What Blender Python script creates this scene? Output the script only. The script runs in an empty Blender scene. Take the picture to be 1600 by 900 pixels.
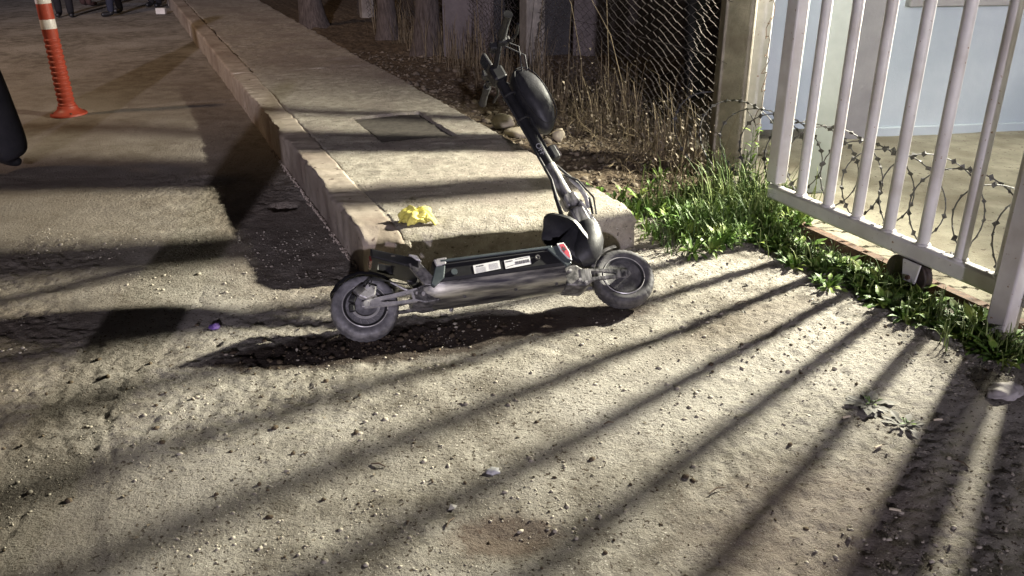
import bpy, bmesh, math, random
import numpy as np
from mathutils import Matrix, Vector, Quaternion

S = bpy.context.scene
COL = S.collection
rad = math.radians
PI = math.pi
rng = random.Random(7)

# ---------------------------------------------------------------- camera
cam_d = bpy.data.cameras.new("camera")
cam_d.sensor_width = 36.0
cam_d.lens = 36.0 * 1352 / 1600
cam_d.clip_start = 0.05
cam_d.clip_end = 500
cam = bpy.data.objects.new("camera", cam_d)
COL.objects.link(cam)
cam.location = (0, 0, 1.6)
cam.rotation_euler = (rad(90 - 23.576), 0, 0)
S.camera = cam
S.view_settings.view_transform = 'Standard'
S.view_settings.look = 'None'
S.view_settings.exposure = 0.08
S.view_settings.gamma = 1.0
S.view_settings.use_curve_mapping = False

# ---------------------------------------------------------------- night light
w = bpy.data.worlds.new("World")
S.world = w
w.use_nodes = True
bg = w.node_tree.nodes["Background"]
bg.inputs[0].default_value = (0.044, 0.039, 0.043, 1)     # dim town glow on a night sky
bg.inputs[1].default_value = 0.42


def lamp(name, kind, loc, target, energy, color, **kw):
    d = bpy.data.lights.new(name, kind)
    d.energy = energy
    d.color = color
    for k, v in kw.items():
        setattr(d, k, v)
    o = bpy.data.objects.new(name, d)
    COL.objects.link(o)
    o.location = loc
    o.rotation_euler = (Vector(target) - Vector(loc)).to_track_quat('-Z', 'Y').to_euler()
    return o


LAMP = (3.735, 5.573, 2.35)
# white-yellow floodlight in the yard behind the gate
lamp("yard_floodlight", 'SPOT', LAMP, (-2.2, 3.0, 1.65), 5900, (1.0, 0.955, 0.79),
     spot_size=rad(106), spot_blend=1.0, shadow_soft_size=0.074)
# added fill lamp without a fixture, brightens the yard outside the floodlight cone
lamp("yard_wall_lamp", 'SPOT', (4.7, 6.35, 3.2), (2.75, 4.9, 0), 620, (1.0, 0.955, 0.80), spot_size=rad(74), spot_blend=0.9, shadow_soft_size=0.12)
# cool headlights shining level from far behind the camera
lamp("headlight_beam", 'SUN', (0.6, -6, 3), (0.6 - 0.09, -5, 3 - 0.205), 1.7, (0.90, 0.83, 1.0), angle=rad(0.8))
# sodium street lamp far up the road on the left
lamp("street_lamp_glow", 'SPOT', (-8.5, 6.0, 6.5), (-6.2, 9.6, 0), 1250, (1.0, 0.70, 0.45), shadow_soft_size=0.25, spot_size=rad(88), spot_blend=0.9)

# ---------------------------------------------------------------- helpers
RZ = rad(23.6)
CU, SU = math.cos(RZ), math.sin(RZ)


def P(v, u, z=0.0):
    """kerb frame -> world: v to the right across the pavement, u along it"""
    return Vector((-0.704 + v * CU - u * SU, 3.82 + v * SU + u * CU, z))


def tag(o, label=None, cat=None, group=None, kind=None):
    if label: o['label'] = label
    if cat: o['category'] = cat
    if group: o['group'] = group
    if kind: o['kind'] = kind
    return o


def empty(name, loc=(0, 0, 0), rz=0.0, label=None, cat=None, group=None):
    o = bpy.data.objects.new(name, None)
    o.empty_display_size = 0.1
    COL.objects.link(o)
    o.location = loc
    o.rotation_euler = (0, 0, rz)
    return tag(o, label, cat, group)


def link_mesh(name, me, m, parent=None, smooth=False, bevel=0, loc=None):
    o = bpy.data.objects.new(name, me)
    COL.objects.link(o)
    if m is not None and not me.materials:
        if isinstance(m, (list, tuple)):
            for q in m: me.materials.append(q)
        else:
            me.materials.append(m)
    if parent: o.parent = parent
    if smooth:
        me.polygons.foreach_set('use_smooth', [True] * len(me.polygons))
    if bevel:
        b = o.modifiers.new('bevel', 'BEVEL')
        b.width = bevel; b.segments = 2; b.limit_method = 'ANGLE'; b.angle_limit = rad(35)
    if loc is not None: o.location = loc
    return o


class MB:
    """collects shapes, then links them as ONE mesh object"""
    def __init__(s):
        s.v = []; s.f = []

    def add(s, vs, fs):
        n = len(s.v)
        s.v.extend([tuple(p) for p in vs])
        s.f.extend([tuple(i + n for i in f) for f in fs])
        return s

    def box(s, c, size, rot=None):
        x, y, z = (q / 2 for q in size)
        vs = [Vector((a * x, b * y, d * z)) for a in (-1, 1) for b in (-1, 1) for d in (-1, 1)]
        if rot is not None: vs = [rot @ p for p in vs]
        c = Vector(c)
        return s.add([p + c for p in vs], [(0, 1, 3, 2), (4, 6, 7, 5), (0, 4, 5, 1), (2, 3, 7, 6), (0, 2, 6, 4), (1, 5, 7, 3)])

    def bar(s, a, b, w, h, up=(0, 0, 1)):
        a, b = Vector(a), Vector(b)
        d = (b - a); L = d.length; d.normalize()
        up = Vector(up)
        sd = d.cross(up)
        if sd.length < 1e-4: sd = d.cross(Vector((1, 0, 0)))
        sd.normalize(); u2 = sd.cross(d)
        rot = Matrix((d, sd, u2)).transposed()
        return s.box((a + b) / 2, (L, w, h), rot)

    def tube(s, pts, r, seg=10, cap=True):
        pts = [Vector(p) for p in pts]
        n = len(pts)
        rs = r if isinstance(r, (list, tuple)) else [r] * n
        base = len(s.v)
        t0 = (pts[1] - pts[0]).normalized()
        ref = t0.orthogonal().normalized()
        for i, p in enumerate(pts):
            if i == 0: t = pts[1] - pts[0]
            elif i == n - 1: t = pts[-1] - pts[-2]
            else: t = pts[i + 1] - pts[i - 1]
            t.normalize()
            ref = (ref - t * ref.dot(t))
            if ref.length < 1e-6: ref = t.orthogonal()
            ref.normalize()
            bi = t.cross(ref)
            for k in range(seg):
                a = 2 * PI * k / seg
                s.v.append(tuple(p + (ref * math.cos(a) + bi * math.sin(a)) * rs[i]))
        for i in range(n - 1):
            for k in range(seg):
                k2 = (k + 1) % seg
                s.f.append((base + i * seg + k, base + i * seg + k2, base + (i + 1) * seg + k2, base + (i + 1) * seg + k))
        if cap:
            s.f.append(tuple(base + k for k in reversed(range(seg))))
            s.f.append(tuple(base + (n - 1) * seg + k for k in range(seg)))
        return s

    def lathe(s, prof, axis='z', seg=24, c=(0, 0, 0), mod=None, close=False):
        """prof = [(r, h)]; turned about an axis through c"""
        base = len(s.v); c = Vector(c); n = len(prof)
        for k in range(seg):
            a = 2 * PI * k / seg
            for (r, h) in prof:
                if mod: r = mod(r, h, a)
                x, y = r * math.cos(a), r * math.sin(a)
                p = Vector((x, y, h)) if axis == 'z' else (Vector((x, h, y)) if axis == 'y' else Vector((h, x, y)))
                s.v.append(tuple(p + c))
        m = n if close else n - 1
        for k in range(seg):
            k2 = (k + 1) % seg
            for i in range(m):
                j = (i + 1) % n
                q = (base + k * n + i, base + k2 * n + i, base + k2 * n + j, base + k * n + j)
                s.f.append(q if axis != 'y' else q[::-1])
        if not close:
            for i, flip in ((0, True), (n - 1, False)):
                if prof[i][0] > 1e-5:
                    ring = [base + k * n + i for k in range(seg)]
                    s.f.append(tuple(ring[::-1] if flip else ring))
        return s

    def prism(s, outline, t0, t1, fn):
        """outline in 2-D, from t0 to t1 through fn(a, b, t)"""
        n = len(outline)
        vs = [fn(a, b, t0) for a, b in outline] + [fn(a, b, t1) for a, b in outline]
        fs = [tuple(range(n)), tuple(range(2 * n - 1, n - 1, -1))]
        fs += [(i, i + n, (i + 1) % n + n, (i + 1) % n) for i in range(n)]
        return s.add(vs, fs)

    def ring_prism(s, outer, inner, t0, t1, fn):
        """a plate with a hole; outer and inner have the same number of points"""
        n = len(outer)
        vs = []
        for t in (t0, t1):
            vs += [fn(a, b, t) for a, b in outer] + [fn(a, b, t) for a, b in inner]
        fs = []
        for i in range(n):
            j = (i + 1) % n
            fs += [(i, j, n + j, n + i), (2 * n + i, 3 * n + i, 3 * n + j, 2 * n + j),
                   (i, 2 * n + i, 2 * n + j, j), (n + i, n + j, 3 * n + j, 3 * n + i)]
        return s.add(vs, fs)

    def build(s, name, m, parent=None, smooth=False, bevel=0, loc=None, fixn=True, merge=0):
        me = bpy.data.meshes.new(name)
        me.from_pydata(s.v, [], s.f)
        if fixn or merge:
            b = bmesh.new(); b.from_mesh(me)
            if merge: bmesh.ops.remove_doubles(b, verts=b.verts, dist=merge)
            if fixn: bmesh.ops.recalc_face_normals(b, faces=b.faces)
            b.to_mesh(me); b.free()
        me.update()
        o = link_mesh(name, me, m, parent, False, bevel, loc)
        if smooth:
            me.polygons.foreach_set('use_smooth', [True] * len(me.polygons))
            try:
                me.set_sharp_from_angle(angle=rad(40))
            except Exception:
                pass
        return o


# value noise on arrays
_tab = np.random.RandomState(3).rand(512, 512)


def vn(x, y, sc, seed=0):
    x = np.asarray(x, float) / sc + seed * 17.31 + 1000; y = np.asarray(y, float) / sc + seed * 7.77 + 1000
    xi = np.floor(x).astype(int); yi = np.floor(y).astype(int)
    fx = x - xi; fy = y - yi
    fx = fx * fx * (3 - 2 * fx); fy = fy * fy * (3 - 2 * fy)
    a = _tab[xi % 512, yi % 512]; b = _tab[(xi + 1) % 512, yi % 512]
    c = _tab[xi % 512, (yi + 1) % 512]; d = _tab[(xi + 1) % 512, (yi + 1) % 512]
    return (a * (1 - fx) + b * fx) * (1 - fy) + (c * (1 - fx) + d * fx) * fy - 0.5


def smooth01(t):
    t = np.clip(t, 0, 1)
    return t * t * (3 - 2 * t)


def lines(*segs):
    """segs: (start, end, step) joined into one increasing list"""
    out = []
    for a, b, st in segs:
        n = max(1, int(round((b - a) / st)))
        out += list(np.linspace(a, b, n, endpoint=False))
    out.append(segs[-1][1])
    return np.array(out)


def grid_mesh(name, X, Y, Z, m, kind=None, smooth=True, keep=None, parent=None):
    ny, nx = X.shape
    co = np.stack([X, Y, Z], -1).reshape(-1, 3)
    i = np.arange(ny * nx).reshape(ny, nx)
    f = np.stack([i[:-1, :-1], i[:-1, 1:], i[1:, 1:], i[1:, :-1]], -1).reshape(-1, 4)
    if keep is not None: f = f[keep.reshape(-1)]
    me = bpy.data.meshes.new(name)
    me.vertices.add(len(co)); me.vertices.foreach_set('co', co.ravel())
    me.loops.add(f.size); me.loops.foreach_set('vertex_index', f.ravel())
    me.polygons.add(len(f)); me.polygons.foreach_set('loop_start', np.arange(0, f.size, 4))
    me.polygons.foreach_set('loop_total', np.full(len(f), 4))
    me.update(calc_edges=True)
    o = link_mesh(name, me, m, parent, smooth)
    if kind: o['kind'] = kind
    return o


# ---------------------------------------------------------------- materials
def mat(name, c1, c2=None, scale=6.0, rough=0.8, metal=0.0, bump=0.0, bscale=60.0, detail=6, spec=0.5,
        c3=None, s3=1.3, lo=0.35, hi=0.65, stretch=None, rough2=None, bdist=0.01, fleck=None, fleck2=None, world=False):
    m = bpy.data.materials.new(name)
    m.use_nodes = True
    nt = m.node_tree; N = nt.nodes; Lk = nt.links
    b = N["Principled BSDF"]
    b.inputs['Roughness'].default_value = rough
    b.inputs['Metallic'].default_value = metal
    b.inputs['Specular IOR Level'].default_value = spec
    c2 = c2 or tuple(min(1, q * 1.25) for q in c1)
    tc = N.new('ShaderNodeTexCoord'); mp = N.new('ShaderNodeMapping')
    if world:
        ge = N.new('ShaderNodeNewGeometry'); Lk.new(ge.outputs['Position'], mp.inputs[0])
    else:
        Lk.new(tc.outputs['Object'], mp.inputs[0])
    if stretch: mp.inputs['Scale'].default_value = stretch
    n1 = N.new('ShaderNodeTexNoise'); n1.inputs['Scale'].default_value = scale; n1.inputs['Detail'].default_value = detail
    n1.inputs['Roughness'].default_value = 0.62
    Lk.new(mp.outputs[0], n1.inputs['Vector'])
    r1 = N.new('ShaderNodeValToRGB')
    r1.color_ramp.elements[0].position = lo; r1.color_ramp.elements[1].position = hi
    r1.color_ramp.elements[0].color = (*c1, 1); r1.color_ramp.elements[1].color = (*c2, 1)
    Lk.new(n1.outputs['Fac'], r1.inputs[0])
    col = r1.outputs[0]
    if c3:
        n3 = N.new('ShaderNodeTexNoise'); n3.inputs['Scale'].default_value = s3; n3.inputs['Detail'].default_value = 5
        Lk.new(mp.outputs[0], n3.inputs['Vector'])
        r3 = N.new('ShaderNodeValToRGB'); r3.color_ramp.elements[0].position = 0.48; r3.color_ramp.elements[1].position = 0.66
        Lk.new(n3.outputs['Fac'], r3.inputs[0])
        mx = N.new('ShaderNodeMixRGB'); mx.inputs[2].default_value = (*c3, 1)
        Lk.new(r3.outputs[0], mx.inputs[0]); Lk.new(col, mx.inputs[1])
        col = mx.outputs[0]
    for fk in (fleck, fleck2):
        if not fk: continue
        fc, fs, ft = fk
        vo = N.new('ShaderNodeTexNoise'); vo.inputs['Scale'].default_value = fs; vo.inputs['Detail'].default_value = 2
        Lk.new(mp.outputs[0], vo.inputs['Vector'])
        rf = N.new('ShaderNodeValToRGB'); rf.color_ramp.elements[0].position = ft; rf.color_ramp.elements[1].position = ft + 0.05
        Lk.new(vo.outputs['Fac'], rf.inputs[0])
        mf = N.new('ShaderNodeMixRGB'); mf.inputs[2].default_value = (*fc, 1)
        Lk.new(rf.outputs[0], mf.inputs[0]); Lk.new(col, mf.inputs[1])
        col = mf.outputs[0]
    Lk.new(col, b.inputs['Base Color'])
    if rough2 is not None:
        mr = N.new('ShaderNodeMapRange')
        mr.inputs['From Min'].default_value = lo; mr.inputs['From Max'].default_value = hi
        mr.inputs['To Min'].default_value = rough; mr.inputs['To Max'].default_value = rough2
        Lk.new(n1.outputs['Fac'], mr.inputs['Value']); Lk.new(mr.outputs[0], b.inputs['Roughness'])
    if bump:
        nb = N.new('ShaderNodeTexNoise'); nb.inputs['Scale'].default_value = bscale; nb.inputs['Detail'].default_value = 8
        nb.inputs['Roughness'].default_value = 0.7
        Lk.new(mp.outputs[0], nb.inputs['Vector'])
        bp = N.new('ShaderNodeBump'); bp.inputs['Strength'].default_value = bump; bp.inputs['Distance'].default_value = bdist
        Lk.new(nb.outputs['Fac'], bp.inputs['Height']); Lk.new(bp.outputs[0], b.inputs['Normal'])
    return m


M = {}
M['ground'] = mat('packed_grit', (0.16, 0.143, 0.118), (0.36, 0.335, 0.287), 7, 0.95, bump=1.0, bscale=62, detail=12, spec=0.2, bdist=0.018,
                  c3=(0.40, 0.375, 0.335), s3=1.1, fleck=((0.070, 0.054, 0.040), 70, 0.62), fleck2=((0.55, 0.52, 0.46), 120, 0.66), lo=0.36, hi=0.64)


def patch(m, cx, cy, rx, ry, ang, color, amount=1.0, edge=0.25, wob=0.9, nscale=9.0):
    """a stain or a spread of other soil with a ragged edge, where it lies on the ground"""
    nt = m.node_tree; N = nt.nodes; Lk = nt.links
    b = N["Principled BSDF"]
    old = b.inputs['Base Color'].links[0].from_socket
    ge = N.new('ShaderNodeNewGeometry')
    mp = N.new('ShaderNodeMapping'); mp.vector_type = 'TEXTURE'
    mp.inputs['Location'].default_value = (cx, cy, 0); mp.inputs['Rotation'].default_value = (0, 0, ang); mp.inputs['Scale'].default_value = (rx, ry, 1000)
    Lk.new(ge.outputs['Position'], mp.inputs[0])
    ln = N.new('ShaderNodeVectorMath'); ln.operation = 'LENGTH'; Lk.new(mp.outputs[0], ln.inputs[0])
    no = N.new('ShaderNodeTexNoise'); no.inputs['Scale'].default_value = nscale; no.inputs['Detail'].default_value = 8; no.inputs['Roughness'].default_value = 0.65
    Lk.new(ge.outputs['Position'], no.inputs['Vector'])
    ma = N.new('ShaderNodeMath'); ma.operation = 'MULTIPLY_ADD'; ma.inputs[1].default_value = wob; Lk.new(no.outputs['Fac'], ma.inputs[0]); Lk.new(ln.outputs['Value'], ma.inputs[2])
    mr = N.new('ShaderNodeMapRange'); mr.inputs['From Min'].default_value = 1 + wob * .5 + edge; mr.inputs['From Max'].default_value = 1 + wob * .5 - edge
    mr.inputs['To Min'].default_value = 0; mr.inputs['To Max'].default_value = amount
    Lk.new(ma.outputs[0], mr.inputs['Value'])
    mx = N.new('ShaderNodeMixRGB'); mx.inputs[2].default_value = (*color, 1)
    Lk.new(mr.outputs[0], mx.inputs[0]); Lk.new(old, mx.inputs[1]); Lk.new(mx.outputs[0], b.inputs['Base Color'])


patch(M['ground'], -0.45, 3.15, 0.72, 0.155, 0.28, (0.045, 0.033, 0.026), 0.95, edge=0.12)          # loose soil, painted near black to deepen the scooter's shadow
patch(M['ground'], 0.25, 3.36, 0.40, 0.10, 0.28, (0.06, 0.045, 0.036), 0.85, edge=0.15)  # carries the painted shadow tone on towards the front wheel
patch(M['ground'], -0.02, 1.94, 0.16, 0.09, 0.2, (0.09, 0.062, 0.048), 0.8, nscale=16)   # dug dirt near the bottom edge
patch(M['ground'], -1.25, 4.35, 0.32, 0.95, 0.40, (0.20, 0.16, 0.13), 0.4)               # grime along the kerb
patch(M['ground'], -2.4, 2.9, 0.9, 0.8, 0.2, (0.14, 0.112, 0.085), 0.75, edge=0.5)        # browner worn slab at the left
patch(M['ground'], -1.55, 2.05, 0.55, 0.45, 0.3, (0.13, 0.11, 0.09), 0.6, edge=0.5)  # lower-left corner darkened in colour to stand for the shade there
patch(M['ground'], -3.2, 4.7, 1.5, 1.3, 0.3, (0.165, 0.135, 0.105), 0.65, edge=0.6, nscale=4)
patch(M['ground'], -4.5, 7.0, 3.2, 2.6, 0.3, (0.17, 0.135, 0.10), 0.65, edge=0.6, nscale=3)
patch(M['ground'], 0.95, 3.25, 0.50, 0.12, 0.7, (0.13, 0.105, 0.08), 0.6, nscale=18)
patch(M['ground'], 0.9, 2.0, 0.45, 0.25, 0.5, (0.19, 0.15, 0.125), 0.6, edge=0.4)
patch(M['ground'], 0.75, 2.75, 0.38, 0.30, 0.6, (0.46, 0.435, 0.39), 0.55, edge=0.5)      # pale trodden dust
patch(M['ground'], 1.35, 3.0, 0.25, 0.45, 0.3, (0.44, 0.41, 0.365), 0.5, edge=0.5)
M['concrete'] = mat('pavement_concrete', (0.25, 0.225, 0.185), (0.43, 0.395, 0.33), 14, 0.9, bump=1.0, bdist=0.016, bscale=70, detail=10, spec=0.25,
                    c3=(0.27, 0.235, 0.20), s3=2.2, fleck=((0.10, 0.085, 0.07), 60, 0.645), fleck2=((0.5, 0.47, 0.42), 90, 0.66))
M['kerb'] = mat('kerb_concrete', (0.28, 0.24, 0.195), (0.42, 0.365, 0.305), 10, 0.88, bump=0.35, bscale=60, detail=9, spec=0.25,
                c3=(0.24, 0.195, 0.16), s3=2.5, fleck=((0.12, 0.09, 0.075), 22, 0.68))
M['mortar'] = mat('crumbled_mortar', (0.36, 0.30, 0.25), (0.5, 0.44, 0.36), 30, 0.95, bump=0.8, bscale=90)
M['cover'] = mat('cover_plate', (0.055, 0.047, 0.04), (0.10, 0.088, 0.072), 25, 0.9, bump=0.4, bscale=140)
M['soil'] = mat('dry_soil', (0.055, 0.040, 0.028), (0.16, 0.125, 0.085), 18, 0.97, bump=0.9, bscale=45, detail=10, spec=0.15, bdist=0.02)
M['yard'] = mat('yard_concrete', (0.20, 0.185, 0.14), (0.30, 0.28, 0.215), 6, 0.92, bump=0.5, bscale=60, spec=0.2, c3=(0.17, 0.15, 0.11), s3=2.6, fleck=((0.12, 0.1, 0.08), 40, 0.65))
M['stone'] = mat('pebbles', (0.22, 0.19, 0.15), (0.5, 0.46, 0.38), 3.1, 0.9, bump=0.3, bscale=120, lo=0.3, hi=0.7)
M['gatepaint'] = mat('gate_paint', (0.49, 0.48, 0.48), (0.59, 0.575, 0.575), 9, 0.42, bump=0.06, bscale=35, c3=(0.43, 0.405, 0.39), s3=4, fleck=((0.24, 0.16, 0.11), 55, 0.70), world=True)
M['postpaint'] = mat('post_paint', (0.34, 0.335, 0.33), (0.43, 0.42, 0.415), 14, 0.5, bump=0.08, bscale=30, fleck=((0.17, 0.11, 0.07), 20, 0.68))
M['teal'] = mat('teal_post_paint', (0.30, 0.38, 0.38), (0.38, 0.46, 0.46), 10, 0.5)
M['palepost'] = mat('pale_blue_post_paint', (0.50, 0.56, 0.60), (0.58, 0.64, 0.68), 8, 0.45, bump=0.06, bscale=30)
M['postconc'] = mat('fence_post_concrete', (0.17, 0.155, 0.13), (0.26, 0.235, 0.20), 12, 0.9, bump=0.4, bscale=80, c3=(0.14, 0.12, 0.10), s3=4)
M['rust'] = mat('rusty_steel', (0.055, 0.033, 0.022), (0.15, 0.085, 0.05), 40, 0.75, metal=0.3, bump=0.4, bscale=120)
M['darkrust'] = mat('greasy_dark_steel', (0.018, 0.014, 0.013), (0.06, 0.04, 0.032), 40, 0.6, metal=0.2)
M['wire'] = mat('weathered_wire', (0.09, 0.08, 0.075), (0.19, 0.17, 0.155), 60, 0.6, metal=0.5)
M['razor'] = mat('galvanised_wire', (0.025, 0.024, 0.025), (0.07, 0.067, 0.065), 80, 0.6, metal=0.2)
M['bluewall'] = mat('pale_blue_plaster', (0.43, 0.495, 0.52), (0.50, 0.56, 0.58), 2.5, 0.8, bump=0.15, bscale=50, c3=(0.37, 0.435, 0.465), s3=1.2)
M['colpaint'] = mat('column_plaster', (0.24, 0.235, 0.23), (0.30, 0.295, 0.285), 4, 0.85, bump=0.15, bscale=60)
M['cream'] = mat('cream_paint', (0.62, 0.58, 0.42), (0.7, 0.66, 0.5), 8, 0.6)
M['glass'] = mat('window_glass', (0.02, 0.025, 0.03), (0.03, 0.035, 0.04), 3, 0.08)
M['oldwall'] = mat('old_render', (0.075, 0.064, 0.062), (0.14, 0.12, 0.115), 4, 0.92, bump=0.5, bscale=30, c3=(0.09, 0.075, 0.072), s3=1.8)
M['darkdoor'] = mat('dark_timber', (0.010, 0.009, 0.010), (0.018, 0.016, 0.016), 12, 0.7, stretch=(6, 6, 0.6))  # near-black; in the old building's openings it stands for interior shade
M['bark'] = mat('bark', (0.045, 0.034, 0.028), (0.13, 0.105, 0.09), 14, 0.95, bump=1.0, bscale=25, stretch=(3, 3, 0.5), bdist=0.03)
M['crown'] = mat('tree_leaf', (0.02, 0.04, 0.012), (0.05, 0.09, 0.03), 3, 0.6)
M['black'] = mat('black_coating', (0.010, 0.010, 0.011), (0.018, 0.018, 0.020), 20, 0.45, bump=0.05, bscale=150, spec=0.3, fleck=((0.10, 0.09, 0.08), 30, 0.72))
M['blackmatte'] = mat('black_plastic', (0.012, 0.012, 0.013), (0.022, 0.022, 0.024), 30, 0.6, bump=0.1, bscale=180)
M['boot'] = mat('black_nylon', (0.012, 0.012, 0.014), (0.026, 0.026, 0.03), 16, 0.5, bump=0.35, bscale=22)
M['rubber'] = mat('dusty_tyre_rubber', (0.035, 0.034, 0.036), (0.12, 0.115, 0.118), 22, 0.65, bump=0.2, bscale=90)
M['dustrubber'] = mat('scuffed_tyre_rubber', (0.10, 0.098, 0.104), (0.25, 0.245, 0.255), 26, 0.5, bump=0.2, bscale=90)
M['alloy'] = mat('scuffed_alloy', (0.34, 0.335, 0.33), (0.66, 0.645, 0.63), 24, 0.36, metal=0.25, bump=0.15, bscale=60, fleck=((0.06, 0.05, 0.045), 30, 0.63))
M['darkalloy'] = mat('dusty_dark_alloy', (0.05, 0.048, 0.048), (0.27, 0.26, 0.25), 30, 0.42, metal=0.2, lo=0.40, hi=0.66, bump=0.2, bscale=90)
M['stemmetal'] = mat('scraped_stem', (0.04, 0.04, 0.042), (0.42, 0.41, 0.40), 22, 0.40, metal=0.25, lo=0.4, hi=0.66, bump=0.15, bscale=60, stretch=(1.5, 1.5, 0.5))
M['pan'] = mat('scraped_belly_pan', (0.11, 0.107, 0.105), (0.50, 0.485, 0.40), 11, 0.27, metal=0.7, bump=0.12, bscale=40, lo=0.36, hi=0.60,
               stretch=(0.35, 2.5, 2.5), c3=(0.04, 0.038, 0.048), s3=6.5, rough2=0.5)
M['slate'] = mat('slate_trim', (0.055, 0.07, 0.075), (0.10, 0.12, 0.125), 18, 0.38, metal=0.2)
M['white'] = mat('white_label', (0.72, 0.72, 0.70), (0.80, 0.80, 0.78), 30, 0.5)
M['ink'] = mat('label_ink', (0.03, 0.03, 0.035), (0.05, 0.05, 0.05), 30, 0.6)
M['greyink'] = mat('fine_print', (0.42, 0.42, 0.42), (0.5, 0.5, 0.5), 30, 0.6)
M['red'] = mat('red_emblem', (0.52, 0.06, 0.09), (0.62, 0.09, 0.12), 20, 0.45)
M['stemprint'] = mat('grey_lettering', (0.32, 0.32, 0.33), (0.4, 0.4, 0.4), 20, 0.5)
M['lens'] = mat('lamp_lens', (0.06, 0.05, 0.055), (0.12, 0.1, 0.1), 20, 0.15)
M['redlens'] = mat('red_lens', (0.10, 0.012, 0.012), (0.16, 0.02, 0.02), 20, 0.2)
M['yellow'] = mat('yellow_cloth', (0.60, 0.54, 0.10), (0.76, 0.70, 0.20), 12, 0.8, bump=0.3, bscale=60)
M['orange'] = mat('orange_post_plastic', (0.29, 0.042, 0.022), (0.36, 0.055, 0.028), 12, 0.5, bump=0.05, bscale=50, c3=(0.36, 0.055, 0.03), s3=6)
M['reflect'] = mat('white_reflective_band', (0.55, 0.50, 0.46), (0.66, 0.6, 0.56), 12, 0.35)
M['clod'] = mat('clods', (0.07, 0.055, 0.04), (0.20, 0.165, 0.12), 7, 0.95, bump=0.5, bscale=60)
M['rock'] = mat('pale_rock', (0.30, 0.26, 0.18), (0.46, 0.41, 0.30), 6, 0.92, bump=0.6, bscale=30)
M['darkcloth'] = mat('dark_cloth', (0.008, 0.008, 0.010), (0.016, 0.015, 0.018), 10, 0.9, bump=0.3, bscale=40)
M['navy'] = mat('navy_denim', (0.014, 0.017, 0.030), (0.026, 0.030, 0.05), 14, 0.9, bump=0.2, bscale=60)
M['maroon'] = mat('brown_cloth', (0.045, 0.022, 0.018), (0.07, 0.035, 0.03), 14, 0.9)
M['shoe'] = mat('dark_shoe', (0.008, 0.008, 0.009), (0.02, 0.02, 0.022), 14, 0.5)
M['skin'] = mat('skin', (0.32, 0.19, 0.13), (0.40, 0.25, 0.18), 8, 0.6)
M['hair'] = mat('dark_hair', (0.01, 0.008, 0.007), (0.02, 0.016, 0.013), 20, 0.6)
M['grass'] = mat('green_grass', (0.030, 0.065, 0.014), (0.11, 0.17, 0.045), 9, 0.6, spec=0.3)
M['weed'] = mat('weed_leaf', (0.045, 0.105, 0.015), (0.13, 0.22, 0.035), 14, 0.55, spec=0.3, c3=(0.19, 0.24, 0.045), s3=9)
M['wisp'] = mat('yellow_green_grass', (0.075, 0.115, 0.028), (0.22, 0.27, 0.085), 11, 0.6, spec=0.3)
M['straw'] = mat('dry_straw', (0.08, 0.06, 0.034), (0.21, 0.165, 0.095), 9, 0.85)
M['litter'] = mat('leaf_litter', (0.06, 0.047, 0.032), (0.24, 0.20, 0.145), 7, 0.9)
M['driedleaf'] = mat('dried_grey_leaf', (0.10, 0.095, 0.075), (0.30, 0.29, 0.27), 12, 0.8)
M['rag'] = mat('grey_rag', (0.24, 0.22, 0.215), (0.38, 0.36, 0.35), 9, 0.85, bump=0.3, bscale=60)
M['paper'] = mat('pale_paper', (0.55, 0.53, 0.48), (0.7, 0.68, 0.62), 12, 0.7)
M['film'] = mat('grey_film', (0.42, 0.42, 0.43), (0.6, 0.6, 0.6), 20, 0.3)
M['violet'] = mat('violet_wrapper', (0.10, 0.055, 0.24), (0.2, 0.12, 0.38), 20, 0.5)
M['butt'] = mat('cigarette_paper', (0.50, 0.43, 0.31), (0.62, 0.56, 0.44), 30, 0.8)
M['twig'] = mat('dead_twig', (0.10, 0.075, 0.05), (0.22, 0.17, 0.12), 20, 0.9)

# ---------------------------------------------------------------- ground
JA = Vector((-3.74, 7.48)); JB = Vector((-2.54, 8.03))


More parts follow.
